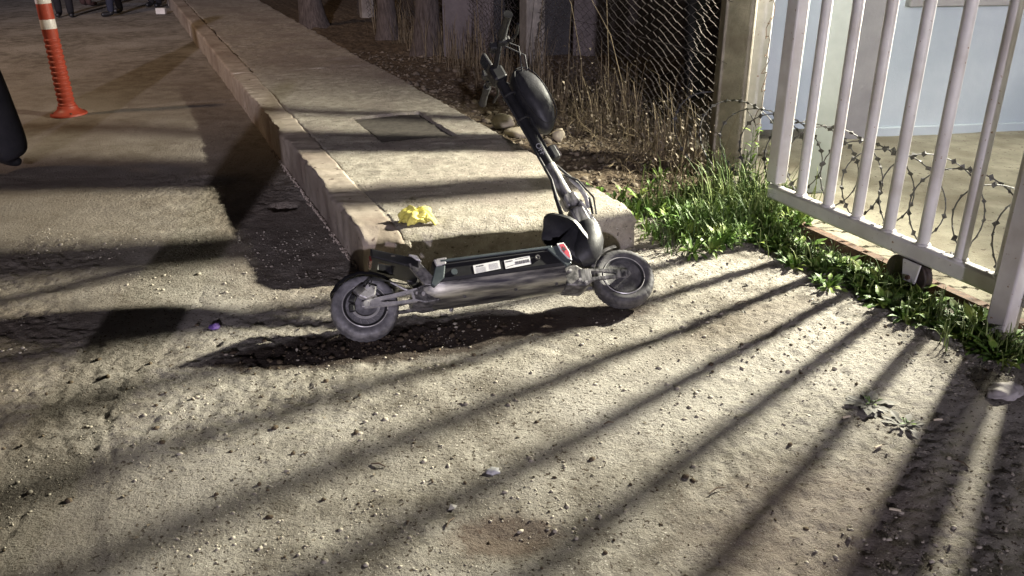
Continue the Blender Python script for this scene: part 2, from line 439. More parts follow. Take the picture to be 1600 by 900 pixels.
def ground_h(x, y):
    h = 0.026 * vn(x, y, 1.3, 1) + 0.010 * vn(x, y, 0.32, 2) + 0.0055 * vn(x, y, 0.11, 3)
    patch = smooth01((vn(x, y, 0.9, 9) + 0.18) * 3.2)          # smooth worn skin against loose grit
    h += (0.3 + 0.7 * patch) * (0.0085 * vn(x, y, 0.036, 4) + 0.0095 * vn(x, y, 0.018, 5))
    road = smooth01((-1.35 - 0.2 * (y - 2.8) * 0.9 - x) / 0.06)  # older slab to the left, a little lower
    d = np.abs((x + 1.5) - (y - 2.78) * -0.45 + 0.05 * vn(x, y, 0.25, 6))
    h -= 0.008 * np.exp(-(d / 0.016) ** 2) * (y < 3.1) * smooth01(vn(x, y, 0.3, 19) * 3 + 0.6)
    h -= 0.006 * smooth01(-((x + 1.5) + (y - 2.78) * 0.45) / 0.05) * smooth01((3.6 - y) / 0.8)
    # expansion joint that runs from the post to the kerb joint
    t = ((x - JA.x) * (JB.y - JA.y) - (y - JA.y) * (JB.x - JA.x)) / (JB - JA).length
    h -= 0.03 * np.exp(-(t / 0.022) ** 2) * smooth01((x + 3.9) / 0.3) * (x < -1.5)
    # thin cracks in the trodden surface
    cr = np.abs(vn(x, y, 0.55, 55) + 0.35 * vn(x, y, 0.13, 56))
    h -= 0.006 * np.exp(-(cr / 0.010) ** 2) * smooth01(vn(x, y, 0.8, 57) * 4 + 0.2)
    # drain hole beside the kerb
    e = np.sqrt(((x + 1.36) / 0.085) ** 2 + ((y - 4.91) / 0.075) ** 2)
    h -= 0.085 * smooth01((1.05 - e) / 0.22)
    # rough scrape and loose soil under the scooter
    sc = np.exp(-(((x - 0.0) / 0.85) ** 2 + ((y - 3.12 - 0.22 * x) / 0.16) ** 2) ** 2)
    h += sc * (0.012 * vn(x, y, 0.05, 7) - 0.012)
    # soft dirt pit near the bottom edge
    h -= 0.02 * np.exp(-(((x + 0.0) / 0.13) ** 2 + ((y - 1.94) / 0.06) ** 2))
    return h - 0.006


gx = lines((-60, -9, 3.0), (-9, -2.6, 0.07), (-2.6, 2.5, 0.0105), (2.5, 4, 0.05), (4, 60, 6))
gy = lines((-40, 1.2, 4), (1.2, 4.0, 0.0105), (4.0, 5.6, 0.018), (5.6, 9, 0.05), (9, 20, 0.2), (20, 90, 5))
GX, GY = np.meshgrid(gx, gy)
GZ = ground_h(GX, GY)
far = (np.abs(GX) > 9) | (GY > 20) | (GY < 1.2)
GZ = np.where(far, -0.01, GZ)
V_ = (GX + 0.704) * CU + (GY - 3.82) * SU; U_ = -(GX + 0.704) * SU + (GY - 3.82) * CU
GZ = np.where((V_ > 0.1) & (U_ > 0.3) | (V_ > 2.36), -0.10, GZ)     # sinks below pavement, soil strip and yard
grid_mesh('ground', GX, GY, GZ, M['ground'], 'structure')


def gh(x, y):
    return float(ground_h(np.array([x]), np.array([y]))[0])


# soil strip between pavement, fence and old building
def soil_h(v, u):
    z = 0.13 * smooth01((u - 0.1) / 1.6) * smooth01((v - 1.0) / 0.4) - 0.02
    z = z * (1 - 0.9 * smooth01((v - 2.15) / 0.4) * smooth01((2.4 - u) / 0.8))
    return z + 0.05 * vn(v, u, 0.5, 11) + 0.035 * vn(v, u, 0.12, 12) + 0.02 * vn(v, u, 0.04, 13)


sv = lines((1.30, 3.4, 0.021), (3.4, 12, 0.3)); su = lines((-0.55, 4.5, 0.021), (4.5, 10, 0.06), (10, 40, 1.0))
SV, SUg = np.meshgrid(sv, su)
SZ = soil_h(SV, SUg)
SZ = SZ - 0.07 * smooth01((0.15 - SUg) / 0.5)
SZ = np.where((SV > 2.25) & (SUg < 0.62), -0.12, SZ)
SZ = np.where((SV > 2.75) & (SUg < 2.6), -0.10, SZ)
grid_mesh('soil', -0.704 + SV * CU - SUg * SU, 3.82 + SV * SU + SUg * CU, SZ, M['soil'], 'structure')

# yard slab behind the gate
yv = lines((2.315, 5.5, 0.035), (5.5, 30, 1.5)); yu = lines((-30, -4, 2), (-4, 2.2, 0.035))
YV, YU = np.meshgrid(yv, yu)
YZ = 0.038 + 0.010 * vn(YV, YU, 0.5, 21) + 0.006 * vn(YV, YU, 0.08, 22)
YZ[:, 0] = -0.06
YV = YV + np.where(np.arange(YV.shape[1])[None, :] <= 1, 0, 0)
YV[:, 1] = 2.318
keep = ~((YU[:-1, :-1] > 0.55) & (YV[:-1, :-1] < 2.72))
grid_mesh('yard', -0.704 + YV * CU - YU * SU, 3.82 + YV * SU + YU * CU, YZ, M['yard'], 'structure', keep=keep)


# ---------------------------------------------------------------- pavement with kerb stones
def rough_block(name, us, vs, h, m, parent=None, kind=None, rnd=0.014, amp=0.006, recess=None, skew=True, seed=0, side_rough=1.0):
    """a cast block: gridded top with worn rounded edges and real sides"""
    us = np.asarray(us); vs = np.asarray(vs)
    Vg, Ug = np.meshgrid(vs, us)
    Zg = np.full(Vg.shape, h)
    nu, nv = Vg.shape
    ring = [(0, j) for j in range(nv)] + [(i, nv - 1) for i in range(1, nu)] + [(nu - 1, j) for j in range(nv - 2, -1, -1)] + [(i, 0) for i in range(nu - 2, 0, -1)]
    ri = np.array([i for i, j in ring]); rj = np.array([j for i, j in ring])
    pu = Ug[ri, rj]; pv = Vg[ri, rj]
    top = np.stack([Vg.ravel(), Ug.ravel(), Zg.ravel()], -1)
    cu, cv = (us[0] + us[-1]) / 2, (vs[0] + vs[-1]) / 2
    du = np.where(ri == 0, -1.0, np.where(ri == nu - 1, 1.0, 0)); dv = np.where(rj == 0, -1.0, np.where(rj == nv - 1, 1.0, 0))
    rings = []
    for out, dz in ((0.4, -0.12), (0.72, -0.38), (0.93, -0.7), (1.0, -1.1)):
        rings.append(np.stack([pv + dv * out * rnd, pu + du * out * rnd, np.full(len(pu), h + dz * rnd)], -1))
    for z in np.linspace(h - rnd * 1.2, -0.05, 12)[1:]:
        rings.append(np.stack([pv + dv * rnd, pu + du * rnd, np.full(len(pu), z)], -1))
    co = np.concatenate([top] + rings)
    v, u, z = co[:, 0].copy(), co[:, 1].copy(), co[:, 2].copy()
    nt = len(top)
    n = 1.6 * amp * vn(v, u, 0.35, 31 + seed) + amp * vn(v, u, 0.09, 32 + seed) + 0.6 * amp * vn(v, u, 0.03, 33 + seed) + 0.008 * vn(v * 0.12, u + 0.25 * v, 0.021, 36 + seed)
    z[:nt] += n[:nt]
    # sides and rim wander in and out
    k = np.arange(len(co)) >= nt
    s1 = side_rough * (1.6 * amp * vn(u + v, z * 1.0, 0.07, 34 + seed) + 2.6 * amp * vn(u + v, z * 0.4, 0.25, 35 + seed))
    idx = np.concatenate([np.arange(len(pu))] * len(rings)) if rings else []
    v[nt:] += s1[nt:] * dv[idx]; u[nt:] += s1[nt:] * du[idx]
    z[nt:nt + 4 * len(pu)] += n[nt:nt + 4 * len(pu)]
    if recess:
        u0, u1, v0, v1, dep = recess
        e1 = 0.012 * vn(v, u, 0.06, 40); e2 = 0.012 * vn(v, u, 0.06, 41)
        inside = (u > u0 + e1) & (u < u1 + e1) & (v > v0 + e2) & (v < v1 + e2) & ~k
        z[inside] -= dep
    u0_ = u.copy()
    if skew:
        u = u - 0.134 * v * np.clip(1 - u / 2.0, 0, 1)
    # worn, rounded front lip
    if skew and us[0] < 0.05:
        q = np.clip(1 - u0_ / 0.10, 0, 1.15) ** 2 * np.clip((z - 0.10) / 0.09, 0, 1)
        z = z - 0.040 * q
        u = u - 0.012 * q
    me = bpy.data.meshes.new(name)
    x = -0.704 + v * CU - u * SU; y = 3.82 + v * SU + u * CU
    allco = np.stack([x, y, z], -1)
    i = np.arange(nt).reshape(nu, nv)
    f = [np.stack([i[:-1, :-1], i[:-1, 1:], i[1:, 1:], i[1:, :-1]], -1).reshape(-1, 4)]
    prev = i[ri, rj]
    for q in range(len(rings)):
        cur = nt + q * len(pu) + np.arange(len(pu))
        f.append(np.stack([prev, cur, np.roll(cur, -1), np.roll(prev, -1)], -1))
        prev = cur
    f = np.concatenate(f)
    me.vertices.add(len(allco)); me.vertices.foreach_set('co', allco.ravel())
    me.loops.add(f.size); me.loops.foreach_set('vertex_index', f.ravel())
    me.polygons.add(len(f)); me.polygons.foreach_set('loop_start', np.arange(0, f.size, 4))
    me.polygons.foreach_set('loop_total', np.full(len(f), 4))
    me.update(calc_edges=True)
    o = link_mesh(name, me, m, parent, True)
    if kind: o['kind'] = kind
    return o


KH = 0.205
pave_us = lines((0.012, 1.67, 0.014), (1.67, 1.69, 0.004), (1.69, 2.49, 0.014), (2.49, 2.51, 0.004), (2.51, 4.73, 0.016), (4.73, 4.745, 0.015))
pave_vs = lines((0.195, 0.56, 0.014), (0.56, 0.58, 0.004), (0.58, 1.08, 0.014), (1.08, 1.10, 0.004), (1.10, 1.356, 0.014))
pav = rough_block('pavement', pave_us, pave_vs, KH, M['concrete'], kind='structure', amp=0.0065, rnd=0.016,
                  recess=(1.68, 2.50, 0.57, 1.09, 0.03), side_rough=0.7)
far_us = lines((4.775, 9, 0.04), (9, 22, 0.12)); far_vs = lines((0.21, 1.34, 0.04), (1.34, 1.345, 0.005))
rough_block('pavement_slab', far_us, far_vs, KH - 0.006, M['concrete'], parent=pav, amp=0.012, rnd=0.02, seed=3)
kerb_spans = [(0.010, 2.62), (2.632, 4.745), (4.775, 9.4), (9.43, 14.0), (14.03, 19.0)]
for n_, (a, b_) in enumerate(kerb_spans):
    st = 0.014 if a < 3 else 0.05
    rough_block('kerb_stone', lines((a, b_, st)), lines((0.014, 0.172, 0.014)), KH + 0.004 - 0.004 * (n_ % 2), M['kerb'], parent=pav,
                amp=0.006, rnd=0.017, seed=5 + n_)
# mortar in the groove and along the foot of the kerb
mb = MB()
for (a, b_) in kerb_spans:
    pass
k_ = rough_block('groove_mortar', lines((0.006, 1.1, 0.02)), lines((0.160, 0.206, 0.008)), KH - 0.003, M['concrete'], parent=pav, amp=0.006, rnd=0.010, seed=50)
k_ = rough_block('groove_mortar', lines((1.105, 19, 0.05)), lines((0.168, 0.198, 0.01)), KH - 0.020, M['soil'], parent=pav, amp=0.014, rnd=0.004, seed=51)
mb = MB()
r2 = random.Random(5)
for _ in range(240):
    u = r2.uniform(0.1, 2.6); p = P(-0.012 - abs(r2.gauss(0, 0.008)), u, 0.004)
    s = r2.uniform(0.002, 0.0065)
    mb.tube([p + Vector((r2.uniform(-s, s), r2.uniform(-s, s), -0.004)), p + Vector((r2.uniform(-s, s) * .6, r2.uniform(-s, s) * 2, s * .7)), p + Vector((s, 2 * s, 0))], [s * .5, s, s * .4], 5)
tag(mb.build('mortar_crumbs', M['mortar'], fixn=False), 'crumbled pale mortar lying along the foot of the kerb', 'mortar crumbs', kind='stuff')
# infill plate in the recess of the pavement
us_ = lines((1.70, 2.485, 0.02)); vs_ = lines((0.585, 1.075, 0.02))
cv = rough_block('inspection_cover', us_, vs_, KH - 0.017, M['cover'], amp=0.003, rnd=0.004, seed=61)
tag(cv, 'dark rectangular inspection cover sunk into the pavement top', 'cover')

# ---------------------------------------------------------------- gate
GV = 2.245
gate = empty('sliding_gate', P(GV, 0, 0.0), RZ, 'white painted steel sliding gate of upright round bars on a tube rail', 'gate')
# gate-local axes: x across, y along u


def gb(name, mb_, m=M['gatepaint'], **k):
    return mb_.build(name, m, gate, **k)


gb('bottom_rail', MB().box((0, -0.965, 0.192), (0.055, 1.61, 0.086)), bevel=0.016, smooth=True)
gb('top_rail', MB().box((0, -0.965, 2.24), (0.05, 1.61, 0.07)), bevel=0.012)
gb('end_frame', MB().box((0.0, -0.2, 1.225), (0.075, 0.085, 1.955)), bevel=0.01)
bar_mb = MB().tube([(0, 0, 0.228), (0, 0, 2.21)], 0.0265, 20)
b0 = gb('bar', bar_mb, smooth=True)
b0.location = (0, -0.4, 0)
wm = MB().lathe([(0.026, 0.0), (0.036, 0.001), (0.034, 0.006), (0.0268, 0.010)], 'z', 16, (0, 0, 0.233))
w0 = gb('weld', wm, smooth=True); w0.parent = b0
for k in range(2, 8):
    c = b0.copy(); COL.objects.link(c); c.parent = gate; c.location = (0, -0.2 * (k + 1) + 0.0, 0)
    d = w0.copy(); COL.objects.link(d); d.parent = c
br = gb('wheel_bracket', MB().prism([(-0.05, 0.155), (0.05, 0.155), (0.036, 0.06), (-0.036, 0.06)], -0.048, -0.038, lambda a, b, t: Vector((t, -1.2 + a, b)))
        .prism([(-0.05, 0.155), (0.05, 0.155), (0.036, 0.06), (-0.036, 0.06)], 0.030, 0.040, lambda a, b, t: Vector((t, -1.2 + a, b))), bevel=0.003)
MB().tube([(-0.06, -1.2, 0.082), (0.052, -1.2, 0.082)], 0.011, 12).build('axle', M['rust'], br)
gw = gb('gate_wheel', MB().lathe([(0.012, -0.024), (0.07, -0.024), (0.076, -0.018), (0.064, -0.006), (0.064, 0.006), (0.076, 0.018), (0.07, 0.024), (0.012, 0.024)], 'y', 32), M['darkrust'], smooth=True)
gw.rotation_euler = (0, 0, PI / 2)
gw.location = (-0.002, -1.2, 0.08)
gw2 = gw.copy(); COL.objects.link(gw2); gw2.parent = gate; gw2.location = (-0.002, -1.12, 0.08)


def post(name, v, u, sv_, su_, h, m, label, cat, z0=-0.05, **k):
    o = MB().box((0, 0, (h + z0) / 2), (sv_, su_, h - z0)).build(name, m, None, bevel=0.008)
    o.location = P(v, u); o.rotation_euler = (0, 0, k.get('rz', RZ))
    return tag(o, label, cat)


post('gate_post', 2.195, -1.688, 0.088, 0.088, 2.5, M['gatepaint'], 'square lilac-white steel post standing in front of the gate at the right', 'post')
post('gate_post', 2.245, -1.85, 0.11, 0.11, 2.5, M['gatepaint'], 'square white steel post past the gate end, beyond the right edge of the photo', 'post')
post('guide_post', 2.80, 0.765, 0.12, 0.15, 2.5, M['postpaint'], 'grey square steel guide post rising from the grass beside the concrete post', 'post', rz=rad(-1))
post('guide_post', 2.83, 0.14, 0.13, 0.14, 2.5, M['palepost'], 'pale bluish white square post between the first two gate bars', 'post', rz=rad(-2))
post('guide_post', 3.22, 0.88, 0.08, 0.08, 2.5, M['teal'], 'thin pale teal post behind the grey guide post', 'post', rz=rad(-2))
# steel angle that carries the wheels, at the edge of the yard slab
tr = MB().box((0, -2.0, 0.0215), (0.012, 5.1, 0.060)).box((0.025, -2.0, 0.047), (0.04, 5.1, 0.008)).build('gate_track', M['rust'])
tr.location = P(2.303, 0); tr.rotation_euler = (0, 0, RZ)
tag(tr, 'rusty steel angle track along the yard edge under the gate', 'track')

# ---------------------------------------------------------------- razor wire
rw = empty('razor_wire', P(2.52, 0), RZ, 'coil of barbed razor wire lying behind the gate bars', 'razor wire')
pts = []; turns = 15; r2 = random.Random(11)
nseg = turns * 36
for i in range(nseg + 1):
    t = i / 36; a = 2 * PI * t
    wob = 1 + 0.06 * math.sin(t * 1.7) + 0.04 * math.sin(t * 4.1)
    y = 0.75 - t * 0.21 + 0.06 * math.sin(a) - 0.17 * math.cos(a + 0.3) + 0.03 * math.sin(t * 2.7)
    pts.append(Vector((0.22 * wob * math.cos(a), y, 0.285 + 0.235 * wob * math.sin(a))))
MB().tube(pts, 0.0034, 5, cap=False).build('wire', M['razor'], rw)
bb = MB(); acc = 0
for i in range(1, len(pts)):
    acc += (pts[i] - pts[i - 1]).length
    if acc > 0.043:
        acc = 0
        d = (pts[i] - pts[i - 1]).normalized(); n = d.orthogonal().normalized(); n.rotate(Quaternion(d, r2.uniform(0, 6.28)))
        p = pts[i]
        bb.add([p - d * .016, p + n * .017 - d * .004, p + d * .016, p - n * .017 + d * .004, p + n.cross(d) * .008], [(0, 1, 2), (0, 2, 3), (0, 4, 1), (2, 4, 3)])
o = bb.build('barbs', M['razor'], rw, fixn=False); o['kind'] = 'stuff'

# ---------------------------------------------------------------- chain-link fence
FV = 2.60
fence = empty('chain_link_fence', P(FV, 0.78), RZ, 'rusty chain-link fence with a torn curling edge beside the concrete post', 'fence')
mesh_mb = MB(); r2 = random.Random(3)
pitch = 0.062; nw = 150
for k in range(nw):
    y0 = 0.10 + k * pitch
    pp = []
    rows = 66 if k < 90 else 50
    for j in range(rows):
        zz_ = 0.06 + j * pitch * 0.5
        off = pitch * 0.54 * (1 if (j + k) % 2 else -1)
        amp_ = 0.35 if k < 6 else 0.16
        sag = 0.05 * math.sin(zz_ * 2.2 + k * 0.11) + 0.03 * math.sin(k * 0.37 + zz_ * 5)
        pp.append(Vector((sag * 0.8 + r2.uniform(-.004, .004) + 0.004 * (1 if j % 4 < 2 else -1), y0 + off + r2.gauss(0, pitch * amp_ * 0.35) + 0.02 * math.sin(zz_ * 6 + k), zz_ + r2.gauss(0, 0.003))))
    mesh_mb.tube(pp, 0.0031, 3, cap=False)
o = mesh_mb.build('wire_mesh', M['wire'], fence, fixn=False); o['kind'] = 'stuff'
tw = MB()
for z in (0.30, 0.74, 1.10, 1.42, 1.72, 2.0):
    tw.tube([(0.0, 9.4, z + 0.04), (0.01, 5, z - 0.03), (0.02, 2.5, z + 0.02), (0, 0.06, z), (-0.10, -0.02, z + 0.005), (-0.115, -0.07, z + 0.01), (-0.11, -0.13, z - 0.002)], 0.0022, 5)
tw.build('tie_wire', M['wire'], fence)
fp0 = None
for k, u in enumerate((0.0, 3.0, 6.0, 9.0)):
    q = MB().box((0.0, u if k == 0 else u - 0.05, 1.1), (0.19, 0.17, 2.4)).build('fence_post', M['postconc'], fence, bevel=0.014)
    if k == 0: q.location = (0, -0.05, 0); q.rotation_euler = (0, 0, -RZ - rad(2))
# loose scrap of wire between the posts
sw = MB(); r2 = random.Random(21); p = Vector((0, 0, 0.2)); pp = []
for i in range(80):
    pp.append(Vector((0.018 * math.sin(i * 0.9 + 2 * math.sin(i * .23)) + r2.uniform(-.008, .008), 0.022 * math.cos(i * 0.7 + math.sin(i * .4)) + r2.uniform(-.008, .008), 0.18 + i * 0.019 + 0.03 * math.sin(i * 1.1))))
sw.tube(pp, 0.0024, 4)
o = sw.build('wire_scrap', M['rust']); o.location = P(2.76, 0.62)
tag(o, 'tangled loose wire hanging in the gap between the concrete post and the grey post', 'wire')

# ---------------------------------------------------------------- blue building in the yard
bd = empty('blue_building', (2.63, 6.45, 0), rad(8.5), 'pale blue plastered building wall behind the gate bars', 'building')
wx0, wx1, wz0, wz1 = 0.24, 2.3, 1.0, 2.2
MB().box((3.5, 0.15, 0.5), (7.0, 0.3, 1.0)).box((0.12, 0.15, 1.6), (0.24, 0.3, 1.2)).box((4.65, 0.15, 1.6), (4.7, 0.3, 1.2)) \
    .box((3.5, 0.15, 2.9), (7.0, 0.3, 1.4)).build('wall', M['bluewall'], bd)
MB().box((3.5, -0.012, 0.065), (7.0, 0.024, 0.07)).build('skirting', M['bluewall'], bd, bevel=0.004)
wf = MB().box(((wx0 + wx1) / 2, -0.02, wz0 + 0.0), (wx1 - wx0 + 0.12, 0.09, 0.055)).build('window_sill', M['colpaint'], bd, bevel=0.005)
fr = MB()
for zc_ in (wz0 + 0.055, wz1 - 0.03): fr.box(((wx0 + wx1) / 2, 0.06, zc_), (wx1 - wx0, 0.05, 0.055))
for xc in (wx0 + 0.025, (wx0 + wx1) / 2, wx1 - 0.025): fr.box((xc, 0.062, (wz0 + wz1) / 2 + 0.01), (0.05, 0.048, wz1 - wz0 - 0.14))
wfr = fr.build('window_frame', M['cream'], bd)
MB().box(((wx0 + wx1) / 2, 0.085, (wz0 + wz1) / 2), (wx1 - wx0, 0.008, wz1 - wz0)).build('pane', M['glass'], wfr)
MB().box((-0.085, 0.10, 1.8), (0.165, 0.34, 3.6)).build('column', M['colpaint'], bd, bevel=0.006)
MB().box((-0.44, 0.42, 1.8), (0.55, 0.25, 3.6)).build('recessed_wall', M['bluewall'], bd)

# old building behind the chain-link fence
ob = empty('old_building', (-0.75, 9.75, 0), 0, 'old rendered building with dark doorway standing behind the chain-link fence', 'building')
wl = MB()
for x0, x1, z0, z1 in ((0, 0.55, -0.1, 3.4), (1.42, 1.72, -0.1, 3.4), (2.02, 5.0, -0.1, 3.4), (0.55, 1.42, 2.3, 3.4), (1.72, 2.02, -0.1, 0.75), (1.72, 2.02, 1.6, 3.4)):
    wl.box(((x0 + x1) / 2, 0.15, (z0 + z1) / 2), (x1 - x0, 0.3, z1 - z0))
wl.build('wall', M['oldwall'], ob)
MB().box((2.5, 2.0, 3.46), (5.2, 4.2, 0.12)).build('roof', M['oldwall'], ob)
for xw in (0.15, 4.85): MB().box((xw, 2.15, 1.65), (0.3, 3.7, 3.5)).build('side_wall', M['oldwall'], ob)
MB().box((0.985, 0.24, 1.15), (0.87, 0.06, 2.3)).build('door', M['darkdoor'], ob)  # near-black leaf in place of the doorway's unlit interior
MB().box((1.87, 0.22, 1.175), (0.3, 0.05, 0.85)).build('window', M['darkdoor'], ob)  # dark sheet standing in for the shade inside the opening
pl = MB().box((0, 0, 1.0), (0.36, 0.05, 1.9)).build('leaning_board', M['darkdoor'])
pl.location = P(3.55, 2.45, 0.1); pl.rotation_euler = (rad(-9), 0, rad(12))
pl.scale = (0.45, 1, 0.42)
tag(pl, 'dark narrow board leaning behind the fence left of the concrete post', 'board')


# ---------------------------------------------------------------- trees behind the fence
def tree(x, y, z, r, h, label, seed, lean=0.0):
    R_ = random.Random(seed)
    t = empty('tree', (x, y, z), 0, label, 'tree')
    mb_ = MB()
    n = 14; pts_ = []; rs = []
    for i in range(n):
        s = i / (n - 1)
        pts_.append(Vector((lean * s * h + 0.05 * math.sin(s * 5 + seed), 0.05 * math.cos(s * 4 + seed), -0.15 + s * h)))
        rs.append(r * (1.0 + 0.9 * math.exp(-s * 11)) * (1 - 0.45 * s))
    mb_.tube(pts_, rs, 14)
    tips = []
    for k in range(6):
        a = k * 2.4 + seed; b = pts_[-1 - (k % 4)]
        e = b + Vector((math.cos(a) * 1.0, math.sin(a) * 1.0, 0.7 + R_.random() * 0.7)); m_ = (b + e) / 2 + Vector((0, 0, 0.15))
        mb_.tube([b, m_, e], [r * .42, r * .28, r * .08], 7); tips += [m_, e]
    mb_.build('trunk', M['bark'], t, smooth=True)
    cr = MB()
    for _ in range(1700):
        c = tips[R_.randrange(len(tips))] + Vector((R_.gauss(0, .38), R_.gauss(0, .38), R_.gauss(0.1, .3)))
        d = Vector((R_.gauss(0, 1), R_.gauss(0, 1), R_.gauss(0, .6))).normalized(); n_ = d.orthogonal()
        l = R_.uniform(.05, .1)
        cr.add([c, c + d * l * .5 + n_ * l * .22, c + d * l, c + d * l * .5 - n_ * l * .22], [(0, 1, 2, 3)])
    o_ = cr.build('crown', M['crown'], t, fixn=False); o_['kind'] = 'stuff'
    return t


tree(-1.62, 11.3, 0.1, 0.105, 3.6, 'pale straight tree trunk with flared foot, left of the old building', 1)
tree(-1.02, 10.1, 0.1, 0.13, 3.4, 'leaning tree trunk beside the corner of the old building', 2, 0.10)
tree(-2.75, 12.6, 0.1, 0.14, 3.8, 'dark tree trunk farthest up the soil strip, left of the pale trunk', 3, -0.05)

# ---------------------------------------------------------------- scooter
RX, RY = -0.5924, 3.1831
scoot = empty('electric_scooter', (RX, RY, 0.113), 0, 'black electric scooter with scraped underside toppled against the kerb', 'scooter')
scoot.matrix_world = Matrix.Translation((RX, RY, 0.113)) @ Matrix.Rotation(rad(16.04), 4, 'Z') @ Matrix.Rotation(rad(-45), 4, 'X')
# scooter-local axes: x forward, y to the far side, z up its stem; origin at the rear axle


def sp(name, mb_, m, parent=scoot, **k):
    return mb_.build(name, m, parent, **k)


xz = lambda a, b, t: Vector((a, t, b))
# deck
cs = [(-0.100, 0.142), (-0.105, 0.132), (-0.105, 0.060), (-0.097, 0.046), (0.097, 0.046), (0.105, 0.060), (0.105, 0.132), (0.100, 0.142)]
deck = sp('deck', MB().prism(cs, 0.285, 0.845, lambda a, b, t: Vector((t, a, b + 0.022 * (t - 0.285)))), M['black'], bevel=0.003)
sp('grip_mat', MB().box((0.57, 0, 0.1525), (0.47, 0.165, 0.006)), M['blackmatte'], deck, bevel=0.002)
# upper trim rail, with the recessed panel below it
sp('trim_rail', MB().bar((0.315, -0.108, 0.134), (0.80, -0.108, 0.146), 0.010, 0.012), M['slate'], deck, bevel=0.003)
sp('trim_rail', MB().bar((0.315, -0.1075, 0.118), (0.78, -0.1075, 0.130), 0.006, 0.005), M['blackmatte'], deck, bevel=0.002)
# belly pan: rounded tray, scraped
cp = [(-0.098, 0.048), (-0.088, 0.020), (-0.070, -0.004), (-0.045, -0.020), (-0.012, -0.026), (0.012, -0.026), (0.045, -0.020), (0.070, -0.004), (0.088, 0.020), (0.098, 0.048)]
mbp = MB(); N_ = len(cp); xs_ = np.linspace(0.235, 0.842, 14)
for x in xs_:
    k = 1.0 if x > 0.29 else 0.72 + 0.28 * (x - 0.235) / 0.055
    for (a, b) in cp: mbp.v.append((x, a * k, 0.046 + (b - 0.048) * k + 0.022 * (x - 0.285)))
for i in range(len(xs_) - 1):
    for j in range(N_ - 1): mbp.f.append((i * N_ + j, i * N_ + j + 1, (i + 1) * N_ + j + 1, (i + 1) * N_ + j))
mbp.f.append(tuple(range(N_))); mbp.f.append(tuple((len(xs_) - 1) * N_ + j for j in reversed(range(N_))))
sp('belly_pan', mbp, M['pan'], smooth=True)
for x, y, z in ((0.40, -0.060, -0.012), (0.62, -0.060, -0.008), (0.80, -0.060, -0.004)):
    sp('bolt', MB().lathe([(0.0, 0), (0.007, 0.0), (0.006, -0.006), (0, -0.006)], 'z', 10, (x, y, z)), M['darkalloy'], smooth=True)
# front end of the deck: slanted dark green-grey cheek with the shield emblem
sp('front_cheek', MB().prism([(0.775, 0.140), (0.842, 0.150), (0.868, 0.060), (0.845, 0.050)], -0.114, -0.085, xz), M['slate'], bevel=0.003)
em = sp('shield_emblem', MB().prism([(0.822, 0.156), (0.853, 0.158), (0.871, 0.112), (0.872, 0.072), (0.853, 0.084), (0.830, 0.122)], -0.1175, -0.1135, xz), M['white'], bevel=0.001)
em['label'] = 'white-edged red shield emblem with a dark crest'
sp('red_field', MB().prism([(0.831, 0.150), (0.851, 0.152), (0.865, 0.112), (0.866, 0.082), (0.853, 0.094), (0.837, 0.122)], -0.1188, -0.1172, xz), M['red'], em)
sp('dark_crest', MB().prism([(0.842, 0.140), (0.846, 0.134), (0.852, 0.138), (0.851, 0.130), (0.858, 0.124), (0.850, 0.122), (0.848, 0.114), (0.844, 0.122), (0.837, 0.124), (0.842, 0.130)], -0.1196, -0.1186, xz), M['ink'], em)
# silver corner cap at the rear and V bracket
sp('corner_cap', MB().prism([(0.290, 0.146), (0.345, 0.149), (0.338, 0.118), (0.296, 0.112)], -0.1125, -0.072, xz), M['alloy'], bevel=0.004)
sp('rear_arm_bracket', MB().prism([(0.292, 0.112), (0.335, 0.116), (0.320, 0.060), (0.275, 0.028), (0.262, 0.040)], -0.110, -0.082, xz), M['slate'], bevel=0.004)
sp('side_knob', MB().lathe([(0, -0.004), (0.013, -0.004), (0.014, 0.006), (0, 0.006)], 'y', 16, (0.366, -0.107, 0.082)), M['slate'], smooth=True)


def sticker(name, x0, z0, x1, z1, yy, parent):
    """a thin label plate lying on the panel along the line (x0,z0)-(x1,z1)"""
    o_ = sp(name, MB().prism([(x0, z0), (x1, z0 + 0.010), (x1 + 0.0, z1 + 0.010), (x0, z1)], yy, yy - 0.0012, xz), M['white'], parent)
    return o_


yf = -0.1055
s1 = sticker('label_sticker', 0.448, 0.064, 0.562, 0.101, yf, deck)
ink = MB(); r2 = random.Random(8)


def tx(mb_, xa, xb, z, h, x0=0.448, sl=0.010 / 0.114):
    x = xa
    while x < xb:
        l = r2.uniform(0.002, 0.006)
        zz_ = z + (x - x0) * sl
        mb_.prism([(x, zz_), (min(x + l, xb), zz_), (min(x + l, xb), zz_ + h), (x, zz_ + h)], yf - 0.0018, yf - 0.0011, xz)
        x += l + r2.uniform(0.0008, 0.002)


